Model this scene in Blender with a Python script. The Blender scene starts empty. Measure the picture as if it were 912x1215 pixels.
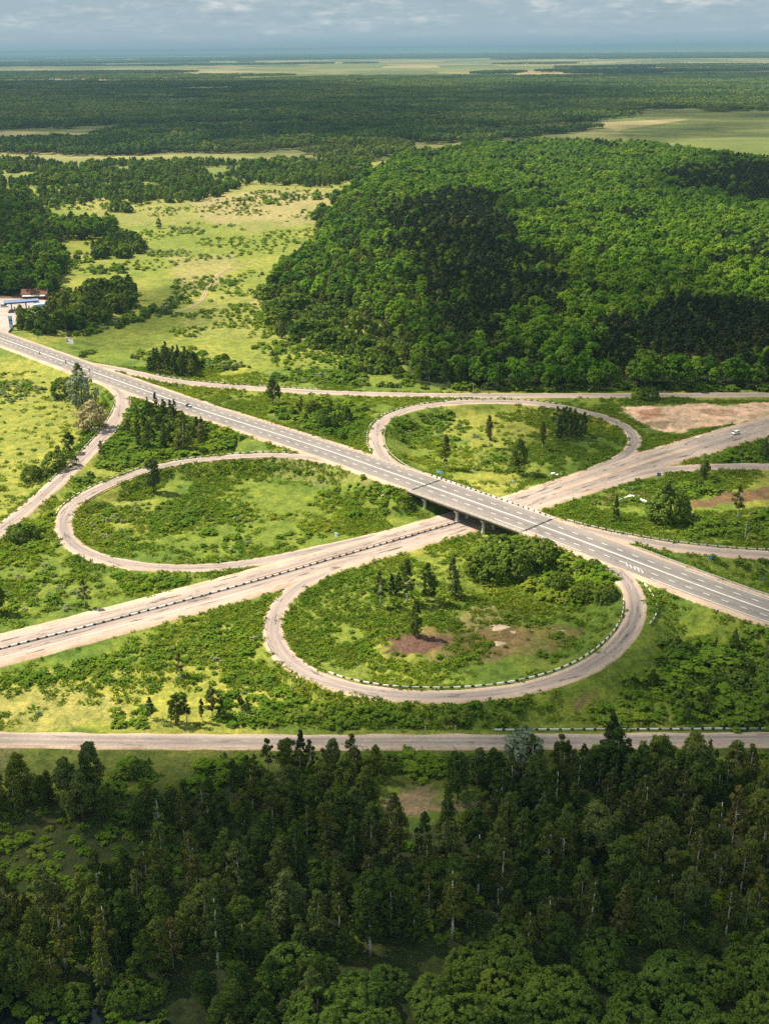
import bpy, math, random
import numpy as np
from mathutils import Vector, Matrix

sc = bpy.context.scene
R = math.radians
rng = np.random.default_rng(7)
random.seed(7)

# ------------------------------------------------------------------ camera, sky, sun, exposure
FPX, CAM_H, PITCH, ROLL = 1350.0, 175.0, R(22.17), R(-0.63)
cam_d = bpy.data.cameras.new('camera')
cam = bpy.data.objects.new('camera', cam_d)
sc.collection.objects.link(cam)
sc.camera = cam
cam_d.sensor_fit = 'VERTICAL'
cam_d.sensor_height = 36.0
cam_d.lens = 36.0 * FPX / 1215.0
cam_d.clip_start, cam_d.clip_end = 1.0, 300000.0
CAM_ROT = Matrix.Rotation(math.pi / 2 - PITCH, 3, 'X') @ Matrix.Rotation(ROLL, 3, 'Z')
cam.matrix_world = Matrix.Translation((0, 0, CAM_H)) @ CAM_ROT.to_4x4()

SUN_EL, SUN_AZ = R(50), R(297)                     # azimuth clockwise from +Y
SUN_DIR = np.array([math.sin(SUN_AZ) * math.cos(SUN_EL), math.cos(SUN_AZ) * math.cos(SUN_EL), math.sin(SUN_EL)])
sun_d = bpy.data.lights.new('sun', 'SUN')
sun_d.energy, sun_d.angle, sun_d.color = 5.0, R(0.6), (1.0, 0.91, 0.75)
sun = bpy.data.objects.new('sun', sun_d)
sc.collection.objects.link(sun)
sun.location = tuple(SUN_DIR * 900)
sun.rotation_euler = Vector(tuple(-SUN_DIR)).to_track_quat('-Z', 'Y').to_euler()

world = bpy.data.worlds.new('World')
sc.world = world
world.use_nodes = True
wn, wl = world.node_tree.nodes, world.node_tree.links
wn.clear()
w_out = wn.new('ShaderNodeOutputWorld')
w_bg = wn.new('ShaderNodeBackground')
w_bg.inputs['Strength'].default_value = 0.05
sky = wn.new('ShaderNodeTexSky')
sky.sky_type = 'NISHITA'
sky.sun_disc = False
sky.sun_elevation, sky.sun_rotation = SUN_EL, SUN_AZ
sky.altitude = 200
sky.dust_density = 1.5
w_tc = wn.new('ShaderNodeTexCoord')
w_sep = wn.new('ShaderNodeSeparateXYZ')
wl.new(w_tc.outputs['Generated'], w_sep.inputs[0])
def wmath(op, a, b=None):
    n = wn.new('ShaderNodeMath'); n.operation = op
    for i, v in enumerate((a, b)):
        if v is None: continue
        if isinstance(v, (int, float)): n.inputs[i].default_value = v
        else: wl.new(v, n.inputs[i])
    return n.outputs[0]
den = wmath('ADD', wmath('MAXIMUM', w_sep.outputs['Z'], 0.0), 0.015)
cxy = wn.new('ShaderNodeCombineXYZ')
wl.new(wmath('MULTIPLY', w_sep.outputs['X'], 15.0), cxy.inputs[0])
wl.new(wmath('MULTIPLY', wmath('POWER', wmath('MAXIMUM', w_sep.outputs['Z'], 0.0), 0.8), 36.0), cxy.inputs[1])
wl.new(w_sep.outputs['Y'], cxy.inputs[2])
def wnoise(scale, detail, rough):
    n = wn.new('ShaderNodeTexNoise')
    n.inputs['Scale'].default_value = scale
    n.inputs['Detail'].default_value = detail
    n.inputs['Roughness'].default_value = rough
    wl.new(cxy.outputs[0], n.inputs['Vector'])
    return n.outputs['Fac']
def wramp(fac, stops):
    n = wn.new('ShaderNodeValToRGB')
    el = n.color_ramp.elements
    while len(el) < len(stops): el.new(0.5)
    for e, (p, c) in zip(el, stops): e.position, e.color = p, (*c, 1)
    wl.new(fac, n.inputs[0])
    return n.outputs['Color']
def wmix(fac, a, b):
    n = wn.new('ShaderNodeMix'); n.data_type = 'RGBA'
    if isinstance(fac, float): n.inputs[0].default_value = fac
    else: wl.new(fac, n.inputs[0])
    for i, v in ((6, a), (7, b)):
        if isinstance(v, tuple): n.inputs[i].default_value = (*v, 1)
        else: wl.new(v, n.inputs[i])
    return n.outputs[2]
# a veil of thin high cloud, then a broken deck of low cumulus drawn out towards the horizon
veil = wmix(0.92, sky.outputs[0], (4.6, 6.0, 6.7))
deck = wramp(wnoise(1.1, 8, 0.60), [(0.40, (0, 0, 0)), (0.66, (1, 1, 1))])
tone = wramp(wnoise(2.6, 7, 0.62), [(0.34, (3.9, 5.0, 5.6)), (0.50, (5.6, 6.6, 7.0)), (0.68, (9.8, 9.6, 9.3))])
low = wramp(w_sep.outputs['Z'], [(0.004, (0.0, 0.0, 0.0)), (0.028, (0.9, 0.9, 0.9)), (1.0, (0.4, 0.4, 0.4))])
dk = wn.new('ShaderNodeMix'); dk.data_type = 'RGBA'; dk.blend_type = 'MULTIPLY'
dk.inputs[0].default_value = 1.0
wl.new(deck, dk.inputs[6]); wl.new(low, dk.inputs[7])
w_col = wmix(dk.outputs[2], veil, tone)
hgt = wramp(w_sep.outputs['Z'], [(0.0, (.56, .68, .75)), (0.012, (.76, .81, .84)), (0.03, (.77, .80, .82)), (0.07, (.78, .79, .80)), (0.22, (.95, .95, .95))])
w_mul = wn.new('ShaderNodeMix'); w_mul.data_type = 'RGBA'; w_mul.blend_type = 'MULTIPLY'; w_mul.inputs[0].default_value = 1.0
wl.new(w_col, w_mul.inputs[6]); wl.new(hgt, w_mul.inputs[7])
wl.new(w_mul.outputs[2], w_bg.inputs['Color'])
wl.new(w_bg.outputs[0], w_out.inputs['Surface'])

sc.view_settings.view_transform = 'Standard'
sc.view_settings.look = 'None'
sc.view_settings.exposure = 1.05
sc.view_settings.gamma = 1.0
sc.view_settings.use_curve_mapping = False
cy = sc.cycles
cy.max_bounces, cy.diffuse_bounces, cy.glossy_bounces = 4, 2, 2
cy.transmission_bounces, cy.transparent_max_bounces, cy.volume_bounces = 2, 24, 0
cy.use_denoising = False
cy.use_adaptive_sampling = True
cy.adaptive_threshold = 0.008
cy.caustics_reflective = cy.caustics_refractive = False
sc.render.use_persistent_data = False

# ------------------------------------------------------------------ helpers
CR = np.array(CAM_ROT)
def at(px, py, z=0.0):
    """point of the photograph -> point of the ground plane at height z"""
    v = CR @ np.array([(px - 456.0) / FPX, -(py - 607.5) / FPX, -1.0])
    t = (z - CAM_H) / v[2]
    return np.array([v[0] * t, v[1] * t, z])
def poly(pts, z=0.0):
    return np.array([at(x, max(y, 57.0), z)[:2] for x, y in pts])
def inside(P, pg):
    x, y = P[:, 0], P[:, 1]
    r = np.zeros(len(P), bool)
    j = len(pg) - 1
    for i in range(len(pg)):
        xi, yi = pg[i]; xj, yj = pg[j]
        if yi != yj:
            c = ((yi > y) != (yj > y)) & (x < (xj - xi) * (y - yi) / (yj - yi) + xi)
            r ^= c
        j = i
    return r
def hash2(ix, iy, s):
    h = (ix.astype(np.int64) * 374761393 + iy.astype(np.int64) * 668265263 + s * 974634733) & 0xffffffff
    h = ((h ^ (h >> 13)) * 1274126177) & 0xffffffff
    return ((h ^ (h >> 16)) & 0xffff) / 65535.0
def vnoise(x, y, s=0):
    ix, iy = np.floor(x), np.floor(y)
    fx, fy = x - ix, y - iy
    fx, fy = fx * fx * (3 - 2 * fx), fy * fy * (3 - 2 * fy)
    a = hash2(ix, iy, s); b = hash2(ix + 1, iy, s); c = hash2(ix, iy + 1, s); d = hash2(ix + 1, iy + 1, s)
    return (a * (1 - fx) + b * fx) * (1 - fy) + (c * (1 - fx) + d * fx) * fy
def fbm(x, y, scale, s=0, oct=4):
    r, a, t = 0.0, 1.0, 0.0
    for o in range(oct):
        r = r + a * vnoise(x / scale, y / scale, s + o * 17); t += a
        a *= 0.5; scale *= 0.5
    return r / t
def sstep(a, b, x):
    t = np.clip((x - a) / (b - a), 0, 1)
    return t * t * (3 - 2 * t)

def mesh(name, V, F, mats=(), midx=None, uv=None, smooth=False):
    """V (n,3); F (m,k) array with k = 3 or 4, or a list of tuples"""
    me = bpy.data.meshes.new(name)
    V = np.asarray(V, dtype=np.float32)
    if isinstance(F, np.ndarray) and F.ndim == 2:
        m, k = F.shape
        me.vertices.add(len(V)); me.vertices.foreach_set('co', V.ravel())
        me.loops.add(m * k); me.loops.foreach_set('vertex_index', F.astype(np.int32).ravel())
        me.polygons.add(m); me.polygons.foreach_set('loop_start', np.arange(0, m * k, k, dtype=np.int32))
    else:
        me.from_pydata(V.tolist(), [], [tuple(map(int, f)) for f in F])
    for mt in mats: me.materials.append(mt)
    if midx is not None: me.polygons.foreach_set('material_index', np.asarray(midx, dtype=np.int32))
    if smooth: me.polygons.foreach_set('use_smooth', np.ones(len(me.polygons), dtype=bool))
    if uv is not None:
        l = me.uv_layers.new(name='UVMap')
        vi = np.empty(len(me.loops), dtype=np.int32); me.loops.foreach_get('vertex_index', vi)
        l.data.foreach_set('uv', np.asarray(uv, dtype=np.float32)[vi].ravel())
    me.update(calc_edges=True)
    me.validate()
    return me
def link(name, me, parent=None, loc=None):
    o = bpy.data.objects.new(name, me)
    sc.collection.objects.link(o)
    if parent is not None: o.parent = parent
    if loc is not None: o.location = loc
    return o
def tag(o, label, cat, group=None, kind=None):
    if label: o['label'] = label
    if cat: o['category'] = cat
    if group: o['group'] = group
    if kind: o['kind'] = kind
    return o
def thing(name, label, cat, loc, rotz=0.0, group=None, scale=1.0):
    o = link(name, None, None, tuple(loc))
    o.rotation_euler = (0, 0, rotz)
    o.scale = (scale,) * 3
    o.empty_display_size = 0.5
    return tag(o, label, cat, group)
def structure(o):
    o['kind'] = 'structure'
    return o

class MB:
    """collects boxes, tubes and prisms into one mesh"""
    def __init__(s): s.V, s.F, s.M = [], [], []
    def add(s, V, F, m=0):
        b = len(s.V)
        s.V += [tuple(v) for v in V]
        s.F += [tuple(i + b for i in f) for f in F]
        s.M += [m] * len(F)
    def box(s, c, d, m=0, rotz=0.0, taper=1.0):
        cx, cy_, cz = c; dx, dy, dz = d[0] / 2, d[1] / 2, d[2] / 2
        V = []
        for z, k in ((-dz, 1.0), (dz, taper)):
            for x, y in ((-dx, -dy), (dx, -dy), (dx, dy), (-dx, dy)):
                x, y = x * k, y * k
                V.append((cx + x * math.cos(rotz) - y * math.sin(rotz), cy_ + x * math.sin(rotz) + y * math.cos(rotz), cz + z))
        s.add(V, [(0, 3, 2, 1), (4, 5, 6, 7), (0, 1, 5, 4), (1, 2, 6, 5), (2, 3, 7, 6), (3, 0, 4, 7)], m)
    def tube(s, pts, rad, n=6, m=0):
        pts = [Vector(p) for p in pts]
        if isinstance(rad, (int, float)): rad = [rad] * len(pts)
        V, F = [], []
        for i, p in enumerate(pts):
            d = (pts[min(i + 1, len(pts) - 1)] - pts[max(i - 1, 0)]).normalized()
            a = d.orthogonal().normalized() if abs(d.z) < 0.9 else d.cross(Vector((0.3, 1, 0))).normalized()
            b = d.cross(a)
            for k in range(n):
                t = 2 * math.pi * k / n
                V.append(p + (a * math.cos(t) + b * math.sin(t)) * rad[i])
        for i in range(len(pts) - 1):
            for k in range(n):
                F.append((i * n + k, i * n + (k + 1) % n, (i + 1) * n + (k + 1) % n, (i + 1) * n + k))
        F.append(tuple(range(n))[::-1]); F.append(tuple((len(pts) - 1) * n + k for k in range(n)))
        s.add(V, F, m)
    def prism(s, prof, y0, y1, m=0):
        """profile in x-z, extruded along y"""
        n = len(prof)
        V = [(x, y0, z) for x, z in prof] + [(x, y1, z) for x, z in prof]
        F = [tuple(range(n)), tuple(range(2 * n - 1, n - 1, -1))] + [((i + 1) % n, i, n + i, n + (i + 1) % n) for i in range(n)]
        s.add(V, F, m)
    def me(s, name, mats, smooth=False):
        return mesh(name, s.V, s.F, mats, s.M, None, smooth)
    def build(s, name, mats, parent=None, loc=None):
        return link(name, s.me(name, mats if isinstance(mats, (list, tuple)) else [mats]), parent, loc)

# ------------------------------------------------------------------ materials
class NT:
    def __init__(s, name):
        s.m = bpy.data.materials.new(name); s.m.use_nodes = True
        s.n, s.l = s.m.node_tree.nodes, s.m.node_tree.links
        s.bsdf = s.n['Principled BSDF']; s.out = s.n['Material Output']
        s.bsdf.inputs['Roughness'].default_value = 0.9
        s.bsdf.inputs['Specular IOR Level'].default_value = 0.15
    def node(s, t, **kw):
        n = s.n.new(t)
        for k, v in kw.items(): setattr(n, k, v)
        return n
    def con(s, v, sock):
        if isinstance(v, (int, float)): sock.default_value = v
        elif isinstance(v, tuple): sock.default_value = (*v, 1) if len(v) == 3 and sock.type == 'RGBA' else v
        else: s.l.new(v, sock)
    def math(s, op, a, b=0.0, clamp=False):
        n = s.node('ShaderNodeMath', operation=op, use_clamp=clamp)
        s.con(a, n.inputs[0]); s.con(b, n.inputs[1])
        return n.outputs[0]
    def coord(s, kind='Object', scale=(1, 1, 1)):
        t = s.node('ShaderNodeTexCoord'); mp = s.node('ShaderNodeMapping')
        mp.inputs['Scale'].default_value = scale
        s.l.new(t.outputs[kind], mp.inputs[0])
        return mp.outputs[0]
    def noise(s, vec, scale, detail=4, rough=0.55, dist=0.0):
        n = s.node('ShaderNodeTexNoise')
        n.inputs['Scale'].default_value, n.inputs['Detail'].default_value = scale, detail
        n.inputs['Roughness'].default_value, n.inputs['Distortion'].default_value = rough, dist
        s.l.new(vec, n.inputs['Vector'])
        return n.outputs['Fac']
    def ramp(s, fac, stops, interp='LINEAR'):
        n = s.node('ShaderNodeValToRGB')
        el = n.color_ramp.elements; n.color_ramp.interpolation = interp
        while len(el) < len(stops): el.new(0.5)
        for e, (p, c) in zip(el, stops):
            e.position = p; e.color = (*c, 1) if isinstance(c, tuple) else (c, c, c, 1)
        s.l.new(fac, n.inputs[0])
        return n.outputs['Color']
    def mix(s, fac, a, b, blend='MIX'):
        n = s.node('ShaderNodeMix', data_type='RGBA', blend_type=blend)
        s.con(fac, n.inputs[0]); s.con(a, n.inputs[6]); s.con(b, n.inputs[7])
        return n.outputs[2]
    def bump(s, h, strength, dist):
        n = s.node('ShaderNodeBump')
        n.inputs['Strength'].default_value, n.inputs['Distance'].default_value = strength, dist
        s.l.new(h, n.inputs['Height']); s.l.new(n.outputs[0], s.bsdf.inputs['Normal'])
    def base(s, c):
        s.con(c, s.bsdf.inputs['Base Color']); return s

def simple(name, col, rough=0.8, spec=0.2, metal=0.0, var=0.25, scale=2.0):
    t = NT(name)
    v = t.noise(t.coord('Object'), scale, 4)
    lo = tuple(c * (1 - var) for c in col); hi = tuple(min(1, c * (1 + var)) for c in col)
    t.base(t.ramp(v, [(0.3, lo), (0.7, hi)]))
    t.bsdf.inputs['Roughness'].default_value = rough
    t.bsdf.inputs['Specular IOR Level'].default_value = spec
    t.bsdf.inputs['Metallic'].default_value = metal
    return t.m

def leaf_mat(name, cols, trans=0.25, hue=0.02):
    """foliage: each plant takes its own tone; leaves vary a little inside it"""
    t = NT(name)
    oi = t.node('ShaderNodeObjectInfo')
    n = len(cols)
    c = t.ramp(oi.outputs['Random'], [(i / max(1, n - 1), cc) for i, cc in enumerate(cols)])
    g = t.node('ShaderNodeNewGeometry')
    v = t.noise(t.coord('Object'), 0.55, 3)
    k = t.math('ADD', t.math('MULTIPLY', g.outputs['Random Per Island'], 0.55), t.math('MULTIPLY', v, 0.55))
    c = t.mix(1.0, c, t.ramp(k, [(0.2, (0.82, 0.84, 0.80)), (0.9, (1.24, 1.2, 1.12))]), 'MULTIPLY')
    wv = t.noise(g.outputs['Position'], 0.016, 5, .65)
    c = t.mix(1.0, c, t.ramp(wv, [(0.33, (.72, .80, .80)), (0.5, (1, 1, 1)), (0.66, (1.42, 1.22, 1.05))]), 'MULTIPLY')
    d = t.node('ShaderNodeBsdfDiffuse'); tr = t.node('ShaderNodeBsdfTranslucent')
    t.l.new(c, d.inputs['Color'])
    t.l.new(t.mix(1.0, c, (1.25, 1.2, 0.6), 'MULTIPLY'), tr.inputs['Color'])
    mx = t.node('ShaderNodeMixShader'); mx.inputs[0].default_value = trans
    t.l.new(d.outputs[0], mx.inputs[1]); t.l.new(tr.outputs[0], mx.inputs[2])
    t.l.new(mx.outputs[0], t.out.inputs['Surface'])
    return t.m

L_BIRCH = leaf_mat('birch_leaves', [(.050, .078, .014), (.075, .100, .018), (.115, .130, .026), (.060, .088, .022), (.13, .125, .035)])
L_BROAD = leaf_mat('broad_leaves', [(.044, .080, .015), (.068, .108, .020), (.105, .142, .026), (.12, .15, .048)])
L_OAK = leaf_mat('oak_leaves', [(.070, .160, .016), (.115, .225, .020), (.185, .300, .032), (.088, .180, .018), (.175, .255, .038)], .32, 0.38)
L_PINE = leaf_mat('pine_needles', [(.026, .042, .020), (.036, .054, .022), (.046, .058, .024)], 0.1)
L_WILLOW = leaf_mat('willow_leaves', [(.095, .155, .024), (.125, .185, .030), (.080, .140, .024)])
L_SHRUB = leaf_mat('shrub_leaves', [(.108, .210, .020), (.155, .262, .024), (.210, .305, .036), (.125, .225, .026), (.25, .31, .05)], 0.5)
L_SILVER = leaf_mat('silver_leaves', [(.25, .29, .20), (.21, .26, .17)], 0.2)
L_PALE = leaf_mat('pale_shrub_leaves', [(.20, .27, .10), (.24, .29, .15), (.26, .30, .10)], 0.3)
L_BLOSSOM = leaf_mat('blossom_leaves', [(.36, .32, .18), (.34, .31, .17)], 0.2)
L_WEED = leaf_mat('weed_leaves', [(.100, .190, .018), (.145, .230, .024), (.205, .255, .036), (.125, .190, .025)], 0.4)
L_FAR = leaf_mat('far_leaves', [(.040, .078, .018), (.056, .100, .022), (.075, .120, .026)], 0.15)

T_BIRCH = NT('birch_bark')
_v = T_BIRCH.noise(T_BIRCH.coord('Object', (3, 3, 1.2)), 3.0, 3)
T_BIRCH.base(T_BIRCH.ramp(_v, [(0.36, (.10, .09, .08)), (0.46, (.62, .58, .50)), (0.8, (.72, .68, .60))])); T_BIRCH = T_BIRCH.m
T_BARK = simple('grey_bark', (.12, .095, .07), 0.95, 0.1, 0, 0.4, 4)
T_PINE = simple('pine_bark', (.26, .125, .07), 0.95, 0.1, 0, 0.4, 3)

def asphalt(name, dark, light, dust, patch=0.5, streak=1.0, hw=2.7):
    t = NT(name)
    uv = t.coord('UV'); ob = t.coord('Object')
    n1 = t.noise(ob, 0.045, 4); n2 = t.noise(ob, 1.6, 4, 0.7)
    c = t.mix(t.ramp(n1, [(0.35, 0.0), (0.65, 1.0)]), dark, light)
    # long worn bands along the lanes, in metres of road
    st = t.noise(t.coord('UV', (0.55, 0.012, 1)), 1.0, 3)
    c = t.mix(t.math('MULTIPLY', t.ramp(st, [(0.42, 0.0), (0.62, 1.0)]), 0.65 * streak), c, dust)
    # dust gathers towards the edges, tyres keep the lanes bare
    su = t.node('ShaderNodeSeparateXYZ'); t.l.new(uv, su.inputs[0])
    ed = t.math('ADD', t.math('DIVIDE', t.math('ABSOLUTE', su.outputs['X']), hw), t.math('MULTIPLY', t.math('SUBTRACT', t.noise(ob, 0.12, 4, .65), .5), .9))
    c = t.mix(t.math('MULTIPLY', t.ramp(ed, [(0.55, 0.0), (1.0, 1.0)]), .75), c, dust)
    # tar patches, and cracks with ragged edges
    pt = t.noise(t.coord('UV', (0.60, 0.085, 1)), 1.0, 4, 0.6, 0.6)
    pm = t.ramp(pt, [(0.64 - 0.05 * patch, 0.0), (0.665 - 0.05 * patch, 1.0)])
    c = t.mix(t.math('MULTIPLY', pm, 0.8 * min(1, patch * 1.5)), c, tuple(x * 0.32 for x in dark))
    vo = t.node('ShaderNodeTexVoronoi', feature='DISTANCE_TO_EDGE')
    dn = t.node('ShaderNodeTexNoise'); dn.inputs['Scale'].default_value = 0.8
    t.l.new(uv, dn.inputs['Vector'])
    vv = t.node('ShaderNodeVectorMath', operation='MULTIPLY_ADD')
    t.l.new(dn.outputs['Color'], vv.inputs[0]); vv.inputs[1].default_value = (1.6, 1.6, 0); t.l.new(t.coord('UV', (0.20, 0.13, 1)), vv.inputs[2])
    t.l.new(vv.outputs[0], vo.inputs['Vector']); vo.inputs['Scale'].default_value = 1.0
    cr = t.ramp(vo.outputs['Distance'], [(0.0, 1.0), (0.035, 0.0)])
    gate = t.ramp(t.noise(ob, 0.07, 3), [(0.46, 0.0), (0.56, 1.0)])
    c = t.mix(t.math('MULTIPLY', t.math('MULTIPLY', cr, gate), 0.55 * patch), c, tuple(x * 0.4 for x in dark))
    c = t.mix(1.0, c, t.ramp(n2, [(0.3, 0.84), (0.7, 1.14)]), 'MULTIPLY')
    t.base(c)
    t.bsdf.inputs['Roughness'].default_value = 0.85
    t.bump(n2, 0.3, 0.02)
    return t.m
A_HIGH = asphalt('highway_asphalt', (.150, .135, .132), (.200, .178, .168), (.275, .235, .208), 0.3, 0.8, 8.6)
A_LOW = asphalt('old_asphalt', (.235, .190, .168), (.330, .262, .228), (.46, .355, .295), 1.0, 0.9, 8.0)
A_RAMP = asphalt('ramp_asphalt', (.205, .170, .156), (.285, .232, .210), (.44, .340, .285), 0.6, 0.9)
A_SIDE = asphalt('side_road_asphalt', (.220, .178, .160), (.290, .235, .210), (.44, .345, .29), 0.4, 0.9)

def gravel(name, cols):
    t = NT(name)
    ob = t.coord('Object')
    a = t.noise(ob, 0.10, 5, 0.65); b = t.noise(ob, 1.3, 4, 0.7)
    c = t.ramp(a, [(0.3, cols[0]), (0.5, cols[1]), (0.7, cols[2])])
    t.base(t.mix(1.0, c, t.ramp(b, [(0.3, 0.75), (0.7, 1.2)]), 'MULTIPLY'))
    t.bump(b, 0.4, 0.06)
    return t.m
G_SHOULDER = gravel('shoulder_gravel', [(.34, .235, .165), (.45, .325, .24), (.52, .395, .30)])
G_SAND = gravel('pale_sand', [(.34, .22, .15), (.50, .36, .26), (.62, .48, .37)])
G_PAVE = gravel('forecourt_paving', [(.28, .25, .23), (.36, .31, .28), (.42, .36, .33)])
G_DIRT = gravel('bare_dirt', [(.13, .075, .045), (.19, .11, .065), (.25, .155, .09)])
PAINT = simple('road_paint', (.72, .70, .66), 0.7, 0.2, 0, 0.18, 0.6)
WHITE = simple('white_paint', (.78, .77, .73), 0.6, 0.3, 0, 0.12, 1.5)
BLACK = simple('black_paint', (.035, .030, .028), 0.7, 0.2, 0, 0.3, 1.5)
STEEL = simple('galvanised_steel', (.50, .50, .48), 0.5, 0.4, 0.3, 0.15, 1.0)
CONC = simple('concrete', (.38, .355, .32), 0.9, 0.15, 0, 0.25, 0.5)
CONC_L = simple('pale_concrete', (.58, .54, .49), 0.9, 0.15, 0, 0.2, 0.7)
CONC_P = simple('footway_concrete', (.42, .34, .29), 0.9, 0.15, 0, 0.2, 0.6)
WHITE_D = simple('weathered_white_paint', (.50, .46, .40), 0.8, 0.2, 0, 0.25, 1.0)
SIGN_BLUE = simple('sign_blue', (.03, .16, .42), 0.5, 0.4, 0, 0.08)
SIGN_CYAN = simple('sign_pale_blue', (.22, .48, .62), 0.5, 0.4, 0, 0.08)
SIGN_WHITE = simple('sign_white', (.78, .78, .76), 0.5, 0.4, 0, 0.05)
SIGN_RED = simple('sign_red', (.62, .07, .05), 0.5, 0.4, 0, 0.08)
SIGN_GREY = simple('sign_grey_print', (.22, .21, .24), 0.6, 0.3, 0, 0.3, 3)
ROOF_RED = simple('red_roof', (.20, .085, .06), 0.8, 0.2, 0, 0.3, 0.8)
ROOF_GREY = simple('grey_roof', (.30, .30, .31), 0.8, 0.2, 0, 0.2, 0.8)
ROOF_BLUE = simple('blue_canopy', (.14, .20, .33), 0.5, 0.4, 0, 0.15, 0.3)
BLUE_EDGE = simple('blue_fascia', (.025, .06, .28), 0.5, 0.4, 0, 0.1, 0.5)
WALL_W = simple('white_wall', (.72, .70, .66), 0.85, 0.2, 0, 0.1, 0.4)
WALL_R = simple('brick_wall', (.40, .17, .09), 0.9, 0.15, 0, 0.25, 1.2)
WALL_B = simple('pale_blue_wall', (.40, .48, .55), 0.85, 0.2, 0, 0.12, 0.5)
GLASS = simple('dark_glass', (.03, .04, .05), 0.12, 0.6, 0, 0.2)
TYRE = simple('tyre_rubber', (.025, .025, .026), 0.85, 0.2, 0, 0.2, 8)
CAR_W = simple('white_car_paint', (.80, .80, .80), 0.25, 0.5, 0, 0.04)
CAR_D = simple('dark_car_paint', (.035, .033, .038), 0.3, 0.5, 0, 0.2)
LAMP_R = simple('tail_lamp', (.45, .03, .02), 0.3, 0.5)
LAMP_W = simple('head_lamp', (.75, .75, .72), 0.2, 0.5)
CLOTH_D = simple('dark_clothing', (.05, .045, .05), 0.9, 0.1, 0, 0.3, 8)
SKIN = simple('skin', (.45, .28, .20), 0.6, 0.3, 0, 0.1, 5)
# ------------------------------------------------------------------ roads: centre lines traced on the photograph and laid on the ground
def smooth_line(pts, step=2.0, ext0=0.0, ext1=0.0, passes=30):
    P = np.array([at(*p) for p in pts])
    if ext0:
        d = (P[0] - P[1]); d[2] *= 0; d /= np.linalg.norm(d); P = np.vstack([P[0] + d * ext0, P])
    if ext1:
        d = (P[-1] - P[-2]); d[2] *= 0; d /= np.linalg.norm(d); P = np.vstack([P, P[-1] + d * ext1])
    # Catmull-Rom, then even spacing, then relaxation
    Q = np.vstack([2 * P[0] - P[1], P, 2 * P[-1] - P[-2]])
    out = []
    for i in range(1, len(Q) - 2):
        for t in np.linspace(0, 1, 24, endpoint=False):
            out.append(0.5 * (2 * Q[i] + (Q[i + 1] - Q[i - 1]) * t + (2 * Q[i - 1] - 5 * Q[i] + 4 * Q[i + 1] - Q[i + 2]) * t * t
                              + (-Q[i - 1] + 3 * Q[i] - 3 * Q[i + 1] + Q[i + 2]) * t ** 3))
    out.append(Q[-2]); out = np.array(out)
    for rep in range(2):
        s = np.r_[0, np.cumsum(np.linalg.norm(np.diff(out[:, :2], axis=0), axis=1))]
        n = max(4, int(s[-1] / step))
        u = np.linspace(0, s[-1], n + 1)
        out = np.stack([np.interp(u, s, out[:, k]) for k in range(3)], 1)
        if rep == 0:
            for _ in range(passes):
                out[1:-1] = 0.25 * out[:-2] + 0.5 * out[1:-1] + 0.25 * out[2:]
    return out
def normals2(P):
    d = np.gradient(P[:, :2], axis=0); d /= np.linalg.norm(d, axis=1)[:, None]
    return np.stack([-d[:, 1], d[:, 0]], 1)               # points to the left of travel
def arclen(P): return np.r_[0, np.cumsum(np.linalg.norm(np.diff(P[:, :2], axis=0), axis=1))]
def nearest(P, q): return int(np.argmin(np.linalg.norm(P[:, :2] - np.asarray(q)[:2], axis=1)))

RD = {}
def road(key, pts, hw, sh, **kw):
    RD[key] = dict(P=smooth_line(pts, **kw), hw=hw, sh=sh)
road('high', [(0, 401, 1.2), (46, 417.5, 1.6), (89.5, 434, 2.2), (173, 463.5, 3.2), (233, 485, 3.8), (304, 507, 4.6), (381, 531.7, 5.4), (447, 555, 6.1), (517, 580, 6.5),
      (608, 611.7, 6.5), (658, 629.5, 6.4), (708, 648, 6.1), (819, 693, 5.4), (912, 726, 4.8)], 8.2, 10.6, ext0=140, ext1=110, passes=400)
road('low', [(0, 771, 0), (114, 742, 0), (260, 703, 0), (304, 690.5, 0), (420, 656, 0), (520, 627, 0), (630, 594, 0), (700, 569.5, 0), (795, 538, 0), (912, 504.5, 0)],
     8.0, 10.6, ext0=90, ext1=150, passes=400)
road('bottom', [(0, 876.5, 0.3), (152, 879, 0.3), (304, 880, .3), (456, 880, .3), (608, 879.3, .3), (760, 878.3, .3), (912, 877, .3)], 2.75, 3.5, ext0=120, ext1=120, passes=200)
road('top', [(68, 424, 1.9), (97, 431, 2.0), (124, 436, 1.9), (150, 441, 1.6), (180, 447.5, 1.2), (233, 455, .8), (304, 460.5, .5), (381, 465, .4), (490, 468.2, .3), (608, 469, .3), (760, 468.8, .3), (912, 468, .3)],
     3.1, 3.9, ext1=180)
road('loop_s', [(520, 634, 0), (470, 649, 0), (425, 664, 0.02), (385, 679, .02), (357, 692, .05), (337, 709, .1), (325, 730, 0.2), (322, 753, .5), (334, 777, .8), (361, 798, 1.3), (404, 815, 1.8), (454, 823.5, 2.3), (504, 826.5, 2.8),
     (554, 825.5, 3.3), (608, 820, 3.8), (658, 808, 4.4), (701, 790, 4.8), (733, 765, 5.2), (752, 738, 5.6), (755, 713, 6), (744, 688, 6.1), (722, 666, 6.2), (690, 649, 6.3), (655, 637, 6.4)], 2.6, 3.3)
road('loop_w', [(430, 557, 6.0), (395, 547, 5.5), (354, 542, 5), (304, 540, 4.6), (233, 546, 4), (186, 553.5, 3.4), (143, 568.5, 3), (100, 588, 2.6), (78, 608, 2.2), (75, 630, 1.8), (90, 650, 1.4),
     (120, 663, 1), (167, 672, .6), (233, 674, .3), (290, 669, 0.1), (345, 659, .02), (400, 647, .02), (450, 636, 0), (500, 626, 0)], 2.6, 3.3)
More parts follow.
